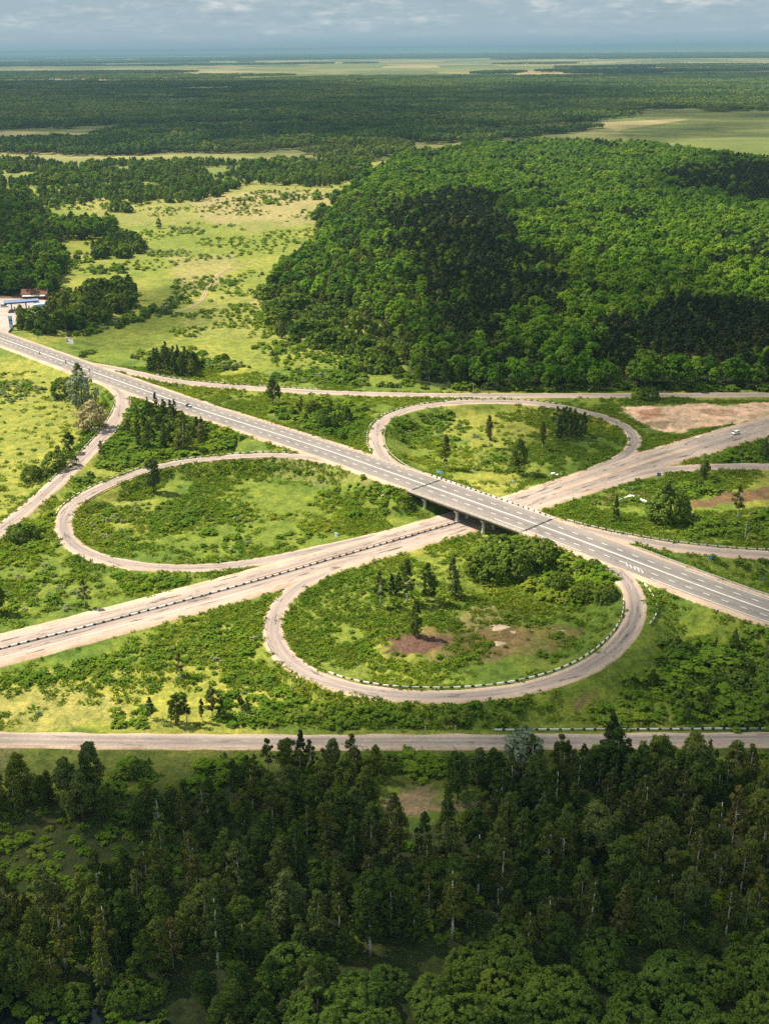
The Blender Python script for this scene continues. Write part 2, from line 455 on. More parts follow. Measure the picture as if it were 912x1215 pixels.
road('loop_ne', [(530, 577, 6.4), (495, 566, 6.3), (466, 551, 6.2), (450, 536, 6), (445, 519, 5.7), (450, 503, 5.2), (467, 491, 4.7), (500, 482, 4.2), (550, 476.8, 3.5), (608, 476.3, 2.8), (665, 482.2, 2), (708, 492, 1.5),
     (741, 505, 1), (753, 519, .5), (750, 533, .2), (730, 546, 0.05), (700, 559, .02), (660, 575, .02), (630, 586, 0)], 2.6, 3.3)
road('ramp_sw', [(96, 442, 2.2), (128, 455.5, 2.6), (143, 466, 2.6), (145.5, 479, 2.4), (138, 496, 2.1), (123, 517, 1.7), (97, 545, 1.3), (65, 575, .9), (33, 603, .6), (-2, 631, .4)], 2.8, 3.8, ext0=0, ext1=90)
road('ramp_e', [(655, 618, 6.4), (690, 628, 6.2), (720, 636, 5.8), (750, 642.5, 5.2), (808, 650, 4.3), (860, 655, 3.6), (912, 658.5, 3.0)], 2.8, 3.9, ext1=90)
road('ramp_ne', [(640, 596, 0), (680, 584, 0.02), (720, 574, .02), (755, 563, .05), (790, 557, .1), (828, 554, .2), (870, 553.2, .3), (912, 553.3, .4)], 2.8, 3.8, ext1=120)
# a slip road takes the level of the carriageway it joins
for k in ('loop_s', 'loop_w', 'loop_ne', 'ramp_sw', 'ramp_e', 'ramp_ne', 'top'):
    P = RD[k]['P']
    for main in ('high', 'low'):
        M = RD[main]['P']
        D = np.linalg.norm(P[:, None, :2] - M[None, :, :2], axis=2)
        j = D.argmin(1); d = D.min(1)
        ok = np.abs(P[:, 2] - M[j, 2]) < 3.0
        w = (1 - sstep(11, 24, d)) * ok
        P[:, 2] = P[:, 2] * (1 - w) + M[j, 2] * w
    z = P[:, 2].copy()
    for _ in range(12): z[1:-1] = 0.25 * z[:-2] + 0.5 * z[1:-1] + 0.25 * z[2:]
    P[:, 2] = z
HW = RD['high']['P']; LO = RD['low']['P']
IB0, IB1 = nearest(HW, at(503, 575, 6.5)), nearest(HW, at(639, 622, 6.5))       # bridge ends along the highway

# ------------------------------------------------------------------ ground sheet
def axis_lines(lo, hi, step, g0, g1, far0, far1):
    mid = np.arange(lo, hi + 0.1, step)
    def grow(start, sgn, g, far):
        out, s, x = [], step, start
        while abs(x) < far or (sgn < 0 and x > -far) or (sgn > 0 and x < far):
            s = min(s * g, 6000.0); x += sgn * s; out.append(x)
            if len(out) > 400: break
        return out
    return np.array(grow(lo, -1, g0, far0)[::-1] + list(mid) + grow(hi, 1, g1, far1))
GX = axis_lines(-300, 300, 2.0, 1.05, 1.05, 80000, 80000)
GY = axis_lines(130, 780, 2.0, 1.25, 1.035, 3000, 110000)
XX, YY = np.meshgrid(GX, GY)
gx, gy = XX.ravel(), YY.ravel()

near = (gx > -302) & (gx < 302) & (gy > 128) & (gy < 800)
base = -0.50 + 1.0 * (fbm(gx, gy, 60, 3) - 0.5) + 0.5 * (fbm(gx, gy, 9, 5) - 0.5)
base = np.where(gy > 800, base + 5.0 * (fbm(gx, gy, 900, 9) - 0.5) * sstep(800, 1800, gy), base)
POND = poly([(-160, 1175), (0, 1190), (70, 1194), (140, 1200), (205, 1206), (235, 1222), (230, 1300), (-160, 1300)])
idx = np.where(near)[0]
H = np.full(len(idx), -1e9); CLR = np.full(len(idx), 1e9); HLOW = np.full(len(idx), 1e9)
q = np.stack([gx[idx], gy[idx]], 1).astype(np.float32)
def road_field(P, Q):
    d = np.full(len(Q), 1e9, np.float32); z = np.zeros(len(Q), np.float32)
    A = P.astype(np.float32)
    for i in range(0, len(Q), 20000):
        s = Q[i:i + 20000]
        D = (s[:, 0, None] - A[None, :, 0]) ** 2 + (s[:, 1, None] - A[None, :, 1]) ** 2
        j = D.argmin(1)
        d[i:i + 20000] = np.sqrt(D[np.arange(len(s)), j]); z[i:i + 20000] = A[j, 2]
    return d, z
bh = base[idx].copy()
for k, r in RD.items():
    P = r['P']
    segs = [P[:IB0 + 1], P[IB1:]] if k == 'high' else [P]
    for si, sg in enumerate(segs):
        d, z = road_field(sg, q)
        top_w = r['sh'] + 1.6
        if k == 'high':                                   # the fill ends at the abutment in a slope, not in a rounded apron
            e = sg[-1] if si == 0 else sg[0]
            dv = (sg[-1] - sg[-6]) if si == 0 else (sg[0] - sg[5])
            dv = dv[:2] / np.linalg.norm(dv[:2])
            rel = q - e[:2]; tt = rel @ dv; la = np.abs(rel @ np.array([-dv[1], dv[0]]))
            d = np.where(tt > -.5, top_w + np.hypot(np.maximum(0, tt) * 2.4, np.maximum(0, la - top_w)), d)
        H = np.maximum(H, np.where(d < 45, z - 0.30 - np.maximum(0, d - top_w) * (0.5 + 0.12 * fbm(q[:, 0], q[:, 1], 14, 21)), -1e9))
    d, z = road_field(P, q)
    CLR = np.minimum(CLR, d - r['sh'])
    if k == 'low': HLOW = d
hh = np.maximum(bh, H)
hh = np.where(HLOW < 12.8, np.minimum(hh, -0.30), hh)
qj = q + np.stack([fbm(q[:, 0], q[:, 1], 12, 71) - .5, fbm(q[:, 0], q[:, 1], 12, 73) - .5], 1) * 14
pd = np.mean([inside(qj + np.array([ox, oy]), POND) for ox in (-3.5, 0, 3.5) for oy in (-3.5, 0, 3.5)], axis=0)
hh = np.where(bh > H, hh * (1 - pd) - 2.6 * pd, hh)
gz = base.copy(); gz[idx] = hh
gz = np.where(gy < 128, -1.0, gz)

# lookups on the regular part of the sheet
NX0, NY0 = int(np.searchsorted(GX, -300)), int(np.searchsorted(GY, 130))
nxr, nyr = len(np.arange(-300, 300.1, 2.0)), len(np.arange(130, 780.1, 2.0))
GZ2 = gz.reshape(XX.shape)[NY0:NY0 + nyr, NX0:NX0 + nxr]
C2 = np.full(gx.shape, 60.0); C2[idx] = CLR
C2 = C2.reshape(XX.shape)[NY0:NY0 + nyr, NX0:NX0 + nxr]
def lookup(A, x, y, out):
    x, y = np.asarray(x, float), np.asarray(y, float)
    u, v = (x + 300) / 2.0, (y - 130) / 2.0
    ok = (u >= 0) & (u < nxr - 1) & (v >= 0) & (v < nyr - 1)
    i, j = np.clip(u.astype(int), 0, nxr - 2), np.clip(v.astype(int), 0, nyr - 2)
    fu, fv = np.clip(u - i, 0, 1), np.clip(v - j, 0, 1)
    r = (A[j, i] * (1 - fu) + A[j, i + 1] * fu) * (1 - fv) + (A[j + 1, i] * (1 - fu) + A[j + 1, i + 1] * fu) * fv
    return np.where(ok, r, out)
def gh(x, y):
    x, y = np.asarray(x, float), np.asarray(y, float)
    b = -0.50 + 1.0 * (fbm(x, y, 60, 3) - 0.5) + 0.5 * (fbm(x, y, 9, 5) - 0.5)
    b = np.where(y > 800, b + 5.0 * (fbm(x, y, 900, 9) - 0.5) * sstep(800, 1800, y), b)
    return lookup(GZ2, x, y, b)
def clear(x, y): return lookup(C2, x, y, 60.0)
def spot(px, py):
    """where a thing whose foot shows at this pixel stands on the ground"""
    z = 0.0
    for _ in range(5):
        p = at(px, py, z); z = float(gh(p[0], p[1]))
    return np.array([p[0], p[1], z])
def pxm(p): return math.hypot(math.hypot(p[0], p[1]), CAM_H - p[2]) / FPX        # metres per photo pixel

# ground colour: kinds of turf, dry grass, soil and sand where the place has them
G_LUSH, G_MID, G_YEL = np.array([.090, .140, .018]), np.array([.145, .185, .024]), np.array([.262, .260, .048])
G_DRY, G_TAN, G_BROWN = np.array([.30, .25, .10]), np.array([.36, .26, .16]), np.array([.105, .062, .035])
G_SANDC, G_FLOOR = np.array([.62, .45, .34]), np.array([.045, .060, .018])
n_big, n_mid, n_sm = fbm(gx, gy, 55, 31), fbm(gx, gy, 16, 37), fbm(gx, gy, 6, 41)
def lerp(a, b, t): return a * (1 - t[:, None]) + b * t[:, None]
col = lerp(np.tile(G_LUSH, (len(gx), 1)), G_MID, sstep(0.35, 0.6, n_mid))
col = lerp(col, G_YEL, sstep(0.48, 0.68, n_big) * 0.8)
gp = np.stack([gx, gy], 1)
GP_NEAR = gy < 3500
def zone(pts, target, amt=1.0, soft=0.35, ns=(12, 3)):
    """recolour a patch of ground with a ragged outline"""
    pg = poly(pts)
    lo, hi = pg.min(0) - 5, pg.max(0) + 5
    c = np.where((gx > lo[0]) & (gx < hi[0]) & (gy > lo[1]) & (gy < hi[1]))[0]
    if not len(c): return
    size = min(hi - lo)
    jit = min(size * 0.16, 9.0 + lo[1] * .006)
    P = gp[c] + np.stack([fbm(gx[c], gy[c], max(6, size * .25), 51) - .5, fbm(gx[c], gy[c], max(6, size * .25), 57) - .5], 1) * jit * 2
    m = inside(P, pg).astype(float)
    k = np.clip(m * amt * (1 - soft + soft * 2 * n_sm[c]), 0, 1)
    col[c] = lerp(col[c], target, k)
# meadows
zone([(-250, 425), (60, 430), (118, 470), (128, 495), (90, 545), (0, 620), (-200, 780)], G_YEL, 0.72)
zone([(-100, 640), (60, 640), (110, 690), (0, 735), (-100, 760)], G_MID, 0.6)
zone([(-150, 815), (60, 800), (190, 800), (330, 800), (300, 866), (-150, 868)], G_YEL, 0.85)
zone([(-60, 815), (110, 812), (160, 850), (40, 862), (-60, 862)], G_DRY, 0.45)
zone([(20, 240), (150, 215), (400, 215), (440, 240), (330, 320), (470, 380), (490, 445), (240, 432), (70, 405), (30, 395)], G_YEL, 0.34)
zone([(60, 232), (300, 210), (420, 222), (330, 260), (140, 268)], G_DRY, 0.35)
zone([(225, 236), (300, 226), (395, 228), (385, 262), (300, 276), (240, 262)], G_TAN, 0.45)
zone([(170, 270), (330, 262), (380, 300), (250, 312), (190, 300)], G_MID, 0.55)
zone([(195, 305), (290, 300), (260, 335), (225, 350)], G_TAN, 0.35)
zone([(300, 345), (345, 340), (370, 370), (310, 365)], G_TAN, 0.45)
zone([(350, 395), (480, 398), (470, 412), (370, 410)], G_TAN, 0.4)
zone([(215, 345), (420, 350), (440, 400), (210, 400)], G_DRY, 0.22)
zone([(75, 395), (200, 360), (225, 345), (215, 395), (160, 418)], G_MID, 0.7)
zone([(330, 700), (400, 672), (540, 640), (560, 700), (440, 760), (350, 780)], G_MID, 0.7)
zone([(300, 540), (460, 560), (495, 602), (430, 590), (330, 566)], G_DRY, 0.35)
zone([(120, 600), (480, 590), (420, 640), (130, 650)], G_MID, 0.5)
zone([(520, 490), (640, 485), (650, 520), (560, 530)], G_YEL, 0.75)
zone([(560, 560), (610, 560), (640, 577), (600, 586), (560, 577)], G_YEL, 0.9)
# bare soil and sand
zone([(738, 482), (800, 478), (985, 475), (985, 500), (860, 503), (815, 513), (770, 506), (745, 494)], G_SANDC * np.array([1.06, .94, .92]), 1.25, 0.6)
zone([(830, 484), (880, 486), (870, 493), (835, 492)], np.array([.40, .24, .17]), .8, .6)
zone([(770, 498), (800, 500), (790, 507), (768, 505)], np.array([.22, .17, .10]), .7, .6)
zone([(880, 490), (950, 484), (960, 492), (890, 497)], np.array([.36, .25, .17]), .7, .6)
zone([(752, 486), (782, 484), (790, 494), (762, 496)], np.array([.42, .19, .12]), 0.8)
zone([(800, 601), (840, 589), (880, 581), (950, 573), (1000, 576), (950, 585), (880, 595), (840, 604)], np.array([.16, .095, .05]), 1.1, .4)
zone([(712, 590), (728, 582), (735, 594), (718, 600)], G_BROWN * 1.5, 0.9)
zone([(745, 582), (775, 586), (770, 596), (748, 592)], G_BROWN * 1.5, 0.8)
zone([(455, 762), (500, 748), (535, 752), (540, 764), (500, 776), (462, 778)], G_BROWN * 1.15, 1.2, 0.2)
zone([(470, 745), (560, 745), (640, 752), (600, 780), (520, 785)], G_BROWN * 1.7, .6)
zone([(540, 735), (560, 720), (600, 712), (625, 722), (600, 742), (560, 750)], G_DRY * .8, 0.75)
zone([(560, 745), (640, 735), (690, 745), (640, 778), (545, 775)], G_BROWN * 1.7, 0.55)
zone([(-40, 888), (25, 886), (18, 908), (-40, 915)], G_TAN, 1.0)
zone([(455, 945), (470, 930), (500, 924), (518, 935), (512, 945), (530, 962), (470, 968), (452, 958)], G_TAN * .6, 0.95)
zone([(530, 945), (575, 948), (565, 968), (535, 965)], G_TAN * .6, 0.8)
zone([(50, 968), (110, 955), (130, 965), (70, 985), (0, 990)], G_BROWN * 1.6, 0.8)
zone([(680, 832), (712, 828), (708, 842), (684, 842)], G_BROWN * 2, 0.6)
zone([(-60, 345), (22, 346), (26, 356), (-60, 358)], np.array([.26, .15, .11]), 1.0, 0.2)
zone([(-150, 1150), (260, 1160), (300, 1215), (260, 1330), (-150, 1330)], np.array([.028, .034, .012]), 1.3, .1)  # not soil: ground by the pond darkened to stand for the wood's shade
zone([(-150, 885), (1050, 884), (1050, 935), (-150, 935)], np.array([.085, .100, .020]), .8)
# floor of the woods
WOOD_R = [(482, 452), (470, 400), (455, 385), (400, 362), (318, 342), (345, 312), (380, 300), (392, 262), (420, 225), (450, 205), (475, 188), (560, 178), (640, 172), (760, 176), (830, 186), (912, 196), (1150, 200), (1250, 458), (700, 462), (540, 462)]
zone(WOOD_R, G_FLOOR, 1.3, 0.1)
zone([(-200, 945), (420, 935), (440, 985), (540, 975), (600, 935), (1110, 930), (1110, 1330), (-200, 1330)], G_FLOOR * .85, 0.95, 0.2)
zone([(-150, 235), (30, 240), (72, 290), (60, 345), (20, 352), (-150, 350)], G_FLOOR, 1.2, 0.1)

gm = bpy.data.meshes.new('ground')
ny_, nx_ = XX.shape
ii = np.arange((ny_ - 1) * (nx_ - 1)); rr, cc = ii // (nx_ - 1), ii % (nx_ - 1)
a0 = rr * nx_ + cc
GF = np.stack([a0, a0 + 1, a0 + nx_ + 1, a0 + nx_], 1)
t = NT('ground_turf')
pos = t.coord('Object')
at_ = t.node('ShaderNodeAttribute', attribute_name='turf')
f1, f2, f3 = t.noise(pos, 0.9, 5, 0.7), t.noise(pos, 0.16, 5, 0.65), t.noise(pos, 0.03, 4, 0.6)
c = t.mix(1.0, at_.outputs['Color'], t.ramp(f1, [(0.30, (.62, .66, .55)), (0.52, (1, 1, 1)), (0.74, (1.45, 1.34, 1.2))]), 'MULTIPLY')
c = t.mix(1.0, c, t.ramp(f2, [(0.32, (.60, .68, .55)), (0.52, (1, 1, 1)), (0.70, (1.36, 1.22, 1.08))]), 'MULTIPLY')
f5 = t.noise(t.coord('Object', (1, .8, 1)), 0.42, 4, .7, .8)
c = t.mix(1.0, c, t.ramp(f5, [(0.34, (.70, .76, .66)), (0.5, (1, 1, 1)), (0.68, (1.25, 1.2, 1.1))]), 'MULTIPLY')
# farmland far off: strips of meadow, ripening crop and fallow
vo = t.node('ShaderNodeTexVoronoi'); vo.inputs['Scale'].default_value = 1.0; vo.inputs['Randomness'].default_value = 0.9
t.l.new(t.coord('Object', (0.0016, 0.0009, 0)), vo.inputs['Vector'])
sepc = t.node('ShaderNodeSeparateColor'); t.l.new(vo.outputs['Color'], sepc.inputs[0])
fieldc = t.ramp(sepc.outputs[0], [(0.0, (.085, .115, .032)), (0.3, (.150, .165, .050)), (0.5, (.25, .215, .095)), (0.7, (.105, .135, .036)), (1.0, (.33, .27, .14))])
f4 = t.noise(t.coord('Object', (0.004, 0.008, 0)), 1.0, 5, 0.6)
fieldc = t.mix(1.0, fieldc, t.ramp(f4, [(0.3, (.65, .72, .66)), (0.7, (1.3, 1.2, 1.1))]), 'MULTIPLY')
sp = t.node('ShaderNodeSeparateXYZ'); t.l.new(pos, sp.inputs[0])
mr = t.node('ShaderNodeMapRange'); t.l.new(sp.outputs['Y'], mr.inputs[0])
mr.inputs[1].default_value, mr.inputs[2].default_value = 1700, 2400
c = t.mix(mr.outputs[0], c, fieldc)
t.base(c)
t.bump(t.math('ADD', f1, t.math('MULTIPLY', f2, 1.5)), 0.9, 0.5)
GROUND_MAT = t.m
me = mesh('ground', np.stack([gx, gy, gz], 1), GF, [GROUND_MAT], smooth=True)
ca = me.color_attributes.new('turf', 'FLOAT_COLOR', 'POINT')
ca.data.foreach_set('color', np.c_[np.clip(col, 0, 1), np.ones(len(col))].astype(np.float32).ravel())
structure(link('ground', me))

# dark still water in the corner
wt = NT('dark_water')
wt.base((.006, .009, .008)); wt.bsdf.inputs['Roughness'].default_value = 0.08
wt.bsdf.inputs['Specular IOR Level'].default_value = 0.4
wt.bump(wt.noise(wt.coord('Object'), 0.7, 3), 0.15, 0.05)
pw = poly([(-300, 1130), (320, 1130), (320, 1400), (-300, 1400)])
structure(link('pond_water', mesh('pond_water', np.c_[pw, np.full(len(pw), -1.45)], [tuple(range(len(pw)))], [wt.m])))

# ------------------------------------------------------------------ road surfaces
def ribbon(P, offs, zoffs, i0=0, i1=None, wob=None, lift=0.0):
    P = P[i0:i1]
    N = normals2(P); s = arclen(P)
    V, UV = [], []
    k = len(offs)
    for j in range(k):
        o = offs[j] if np.ndim(offs[j]) else np.full(len(P), float(offs[j]))
        if wob is not None and j in wob:
            o = o + wob[j] * (fbm(P[:, 0] + 300 * j, P[:, 1], 7, 61 + j) - 0.5) * 2
        V.append(np.c_[P[:, :2] + N * o[:, None], P[:, 2] + zoffs[j] + lift]); UV.append(np.c_[o, s])
    V = np.stack(V, 1).reshape(-1, 3); UV = np.stack(UV, 1).reshape(-1, 2)
    n = len(P); r = np.arange(n - 1)
    F = np.concatenate([np.stack([r * k + j, r * k + j + 1, (r + 1) * k + j + 1, (r + 1) * k + j], 1) for j in range(k - 1)])
    F = F[:, ::-1]
    return V, F, UV
ROADS = [('highway', 'high', A_HIGH, 0.10), ('lower_road', 'low', A_LOW, 0.08), ('frontage_road', 'bottom', A_SIDE, 0.0), ('forest_road', 'top', A_SIDE, 0.0),
         ('loop_ramp', 'loop_s', A_RAMP, 0.02), ('loop_ramp', 'loop_w', A_RAMP, 0.024), ('loop_ramp', 'loop_ne', A_RAMP, 0.028), ('slip_road', 'ramp_sw', A_RAMP, 0.032),
         ('slip_road', 'ramp_e', A_RAMP, 0.036), ('slip_road', 'ramp_ne', A_RAMP, 0.04)]
ROAD_OBJ = {}
for nm, k, mt, lift in ROADS:
    r = RD[k]; P = r['P']; hw, sh = r['hw'], r['sh']
    V, F, UV = ribbon(P, [-sh - .8, -sh, -hw + .2, hw - .2, sh, sh + .8], [-.62, -.06, -.012, -.012, -.06, -.62], wob={0: .7, 1: .75, 4: .75, 5: .7}, lift=lift)
    if k == 'high':                                       # no loose shoulder across the bridge
        n = len(P); keep = np.ones(len(F), bool); row = np.tile(np.arange(n - 1), 5)
        keep[(row >= IB0) & (row < IB1)] = False
        F = F[keep]
    so = structure(link(nm, mesh('road_shoulder', V, F, [G_SHOULDER], uv=UV, smooth=True)))
    V, F, UV = ribbon(P, [-hw, -hw * .5, 0, hw * .5, hw], [0, .02, .03, .02, 0], wob={0: .28, 4: .28}, lift=lift + 0.004)
    link('asphalt', mesh('asphalt', V, F, [mt], uv=UV, smooth=True), so)
    ROAD_OBJ[k] = so

def stripe(P, off, width, lift, dash=None, i0=0, i1=None):
    V, F = [], []
    P = P[i0:i1]; N = normals2(P); s = arclen(P)
    def pt(u, o):
        x = [np.interp(u, s, P[:, j]) for j in range(3)]
        n = [np.interp(u, s, N[:, j]) for j in range(2)]
        return (x[0] + n[0] * o, x[1] + n[1] * o, x[2] + lift)
    iv = []
    if dash is None:
        iv = [(s[0], s[-1])]
    else:
        u = 0.0
        while u < s[-1] - dash[0]: iv.append((u, u + dash[0])); u += dash[0] + dash[1]
    for a, b in iv:
        us = np.linspace(a, b, max(2, int((b - a) / 3) + 1))
        for m, (u0, u1) in enumerate(zip(us[:-1], us[1:])):
            k = len(V)
            V += [pt(u0, off - width / 2), pt(u0, off + width / 2), pt(u1, off + width / 2), pt(u1, off - width / 2)]
            F.append((k, k + 3, k + 2, k + 1))
    return V, F
def markings(key, specs):
    mb = MB()
    for sp_ in specs: mb.add(*stripe(RD[key]['P'], *sp_))
    # face up
    mb.build('lane_marking', PAINT, ROAD_OBJ[key])
iC = nearest(HW, at(735, 660, 6))
markings('high', [(-0.16, .22, .148), (0.16, .22, .148), (3.8, .26, .138, (2.6, 4.2)), (-3.8, .26, .138, (2.6, 4.2)),
                  (7.3, .22, .122, None, IB1 + 30), (-7.3, .24, .122, None, IB1 - 8, nearest(HW, at(700, 655, 6))), (-7.3, .24, .122, None, iC + 9),
                  (7.3, .2, .122, (1.0, 2.2), IB0 - 90, IB0 - 8)])
iL = nearest(LO, at(640, 590, 0))
markings('low', [(-5.2, .15, .115, None, 0, nearest(LO, at(300, 690, 0))), (0.1, .24, .125, None, iL), (4.2, .16, .115, (2.0, 7.5), iL + 20)])
markings('bottom', [(0.3, .07, .045, (2.0, 9.0))])
# give-way hatching where the near loop meets the highway
mb = MB()
for i in range(5):
    a, b = at(742 + i * 4.6, 667.5 + i * 2.1, 6.0), at(744.5 + i * 4.5, 672 + i * 1.9, 6.0)
    j = nearest(HW, a)
    z = HW[j, 2] + 0.165
    d = (b - a); d /= np.linalg.norm(d); n = np.array([-d[1], d[0], 0]) * 0.14
    mb.add([(*(a + n)[:2], z), (*(a - n)[:2], z), (*(b - n)[:2], z), (*(b + n)[:2], z)], [(0, 1, 2, 3)])
mb.build('give_way_marking', PAINT, ROAD_OBJ['high'])

# grass strip and kerb down the middle of the lower road near the bridge
i0, i1 = nearest(LO, at(300, 691, 0)), nearest(LO, at(545, 620, 0))
V, F, UV = ribbon(LO, [-0.2, 0.0, 1.9, 2.1], [0.0, .13, .13, 0.0], i0, i1, wob={2: .25, 3: .25}, lift=.10)
structure(link('median_strip', mesh('median_strip', V, F, [G_DIRT], uv=UV)))
V, F, UV = ribbon(LO, [-1.4, 1.4], [.03, .03], iL + 4, iL + 52, wob={0: .4, 1: .4}, lift=.105)
structure(link('sand_strip', mesh('sand_strip', V, F, [G_SHOULDER], uv=UV)))
# the field track and the forecourt
tp = smooth_line([(200, 372, 0), (224, 367, 0), (238, 358, 0), (244, 347, 0), (250, 334, 0), (262, 323, 0), (276, 316, 0), (300, 311, 0)], step=4)
tp[:, 2] = gh(tp[:, 0], tp[:, 1]) + 0.25
for o in (-0.9, 0.9):
    V, F, UV = ribbon(tp, [o - .38, o + .38], [0, 0], wob={0: .25, 1: .25})
    structure(link('dirt_track', mesh('dirt_track', V, F, [G_SHOULDER], uv=UV)))
def pad(name, pts, mat, lift=0.22, n=40):
    pg = poly(pts)
    zz = float(np.max(gh(pg[:, 0], pg[:, 1]))) + lift
    V = np.c_[pg, np.full(len(pg), zz)]
    W = V.copy(); W[:, 2] -= 1.2
    k = len(V)
    F = [tuple(range(k))] + [(i, i + k, (i + 1) % k + k, (i + 1) % k) for i in range(k)]
    structure(link(name, mesh(name, np.r_[V, W], F, [mat])))
    return zz
Z_PAD = pad('forecourt', [(-170, 352), (20, 356), (58, 358), (60, 368), (40, 378), (16, 388), (10, 396), (14, 402), (-20, 394), (-170, 372)], G_PAVE)

# ------------------------------------------------------------------ bridge
bP = HW[IB0:IB1 + 1]; bN = normals2(bP); bS = arclen(bP)
def along(i, off, dz=0.0):
    return np.array([HW[i, 0] + HN[i, 0] * off, HW[i, 1] + HN[i, 1] * off, HW[i, 2] + dz])
HN = normals2(HW)
bmid = bP[len(bP) // 2]
bdir = bP[-1] - bP[0]; bang = math.atan2(bdir[1], bdir[0])
bridge = thing('road_bridge', 'concrete girder bridge carrying the upper highway over the lower road', 'bridge', (bmid[0], bmid[1], 0), 0)
def bpart(name, V, F, mats, parent=None, midx=None, uv=None):
    W = np.asarray(V, float) - np.array([bmid[0], bmid[1], 0])
    o = link(name, mesh(name, W, F, mats, midx, uv), parent or bridge)
    return o
prof = [(-10.7, .20), (-8.55, .20), (-8.55, -.03), (8.55, -.03), (8.55, .20), (10.7, .20), (10.7, -.45), (9.9, -.55), (9.9, -1.35), (-9.9, -1.35), (-9.9, -.55), (-10.7, -.45), (-10.7, .20)]
V, F, UV = ribbon(HW, [p[0] for p in prof], [p[1] for p in prof], IB0, IB1 + 1)
n = IB1 - IB0 + 1
midx = np.repeat(np.arange(len(prof) - 1), n - 1)
DARKC = simple('underside_shade_concrete', (.13, .115, .10), .9, .1, 0, .35, .6)  # concrete darkened in colour to stand for shade under the deck
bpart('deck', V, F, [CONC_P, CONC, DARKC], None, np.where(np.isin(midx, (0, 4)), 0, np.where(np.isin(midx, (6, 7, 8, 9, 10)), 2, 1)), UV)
for i in (IB0, IB1):
    mb = MB()
    c = along(i, 0); sgn = -1 if i == IB0 else 1
    c[:2] += np.array([math.cos(bang), math.sin(bang)]) * 0.9 * sgn
    mb.box((c[0] - bmid[0], c[1] - bmid[1], (c[2] - 1.4) / 2 - .9), (1.7, 20.6, c[2] + .5), 0, bang)
    for s2 in (-1, 1):
        w = np.array([math.cos(bang), math.sin(bang)]) * 2.6 * sgn + np.array([-math.sin(bang), math.cos(bang)]) * 10.5 * s2
        mb.box((c[0] - bmid[0] + w[0], c[1] - bmid[1] + w[1], c[2] - 1.4), (4.6, .4, 2.6), 0, bang)
    mb.build('abutment', CONC, bridge)
    # dark expansion joint across the carriageway
    mb = MB(); jn = []
    for o in np.linspace(-8.1, 8.1, 9):
        jn.append(along(i, o, .17))
    d = np.array([math.cos(bang), math.sin(bang), 0]) * .42
    for a, b in zip(jn[:-1], jn[1:]):
        k = np.random.default_rng(int(abs(a[0] * 10))).uniform(.7, 1.5)
        mb.add([(a - d * k - [bmid[0], bmid[1], 0]), (b - d * k - [bmid[0], bmid[1], 0]), (b + d - [bmid[0], bmid[1], 0]), (a + d - [bmid[0], bmid[1], 0])], [(0, 3, 2, 1)])
    mb.build('expansion_joint', BLACK, bridge)
for px, py in ((503.3, 607), (538, 620), (575, 632)):
    i = nearest(HW, at(px, py, 0))
    c = along(i, 0)
    pier = link('pier', None, bridge, (c[0] - bmid[0], c[1] - bmid[1], 0)); pier.rotation_euler = (0, 0, bang)
    mb = MB()
    mb.prism([(-.65, 4.45), (.65, 4.45), (.75, c[2] - 1.37), (-.75, c[2] - 1.37)], -10.0, 10.0)
    mb.build('cap_beam', CONC_L, pier)
    for o in (-8.9, -3.0, 3.0, 8.9):
        mb = MB(); mb.tube([(0, o, -1.2), (0, o, 4.43)], .62, 10); mb.tube([(0, o, -1.2), (0, o, .35)], .78, 10)
        mb.build('column', CONC_L, pier)
mb = MB()
pts = [along(i, -10.45, 0) - np.array([bmid[0], bmid[1], 0]) for i in range(IB0, IB1 + 1)]
for h in (.65, 1.15):
    mb.tube([p + [0, 0, h + .2] for p in pts], .045, 5)
for p in pts: mb.tube([p + [0, 0, .2], p + [0, 0, 1.36]], .05, 5)
mb.build('railing', STEEL, bridge)

# ------------------------------------------------------------------ barriers
def barrier(name, label, key, off, i0, i1, mats, seg, z0, z1, width=.34, group=None, posts=None, step=None):
    P = RD[key]['P']; N = normals2(P)
    if i0 > i1: i0, i1 = i1, i0
    i0, i1 = max(i0, 0), min(i1, len(P) - 1)
    s = arclen(P); offf = off if callable(off) else (lambda u: off)
    mb = MB(); base_p = None
    u, m = s[i0], 0
    def pt(u):
        x = np.array([np.interp(u, s, P[:, j]) for j in range(3)]); nn = np.array([np.interp(u, s, N[:, j]) for j in range(2)])
        o = offf((u - s[i0]) / max(1e-6, s[i1] - s[i0]))
        x[:2] += nn * o
        if abs(o) > RD[key]['sh'] + .8: x[2] = max(float(gh(x[0], x[1])), x[2] - 2.2)
        return x, nn
    while u < s[i1] - .2:
        L = seg[m % len(seg)] * BRND.uniform(.88, 1.12)
        z1_ = z1 - .12 + BRND.uniform(-.08, .04)
        a, na = pt(u); b, nb = pt(min(u + L, s[i1]))
        if base_p is None: base_p = a.copy()
        a = a - base_p; b = b - base_p
        V = []
        for p_, n_ in ((a, na), (b, nb)):
            for sx, zz in ((-1, z0), (1, z0), (.72, z1_), (-.72, z1_)):
                V.append((p_[0] + n_[0] * width / 2 * sx, p_[1] + n_[1] * width / 2 * sx, p_[2] + zz))
        mb.add(V, [(0, 3, 2, 1), (4, 5, 6, 7), (0, 1, 5, 4), (1, 2, 6, 5), (2, 3, 7, 6), (3, 0, 4, 7)], (m % 2 if len(mats) > 2 else m % len(mats)) if (len(mats) < 3 or m % 2 or BRND.random() > .35) else 2)
        if posts and m % posts == 0: mb.box((a[0], a[1], a[2] + z0 / 2 - .3), (.16, .16, z0 + .6), min(1, len(mats) - 1))
        u += L; m += 1
    o = mb.build(name, mats, None, tuple(base_p))
    return tag(o, label, 'barrier', group)
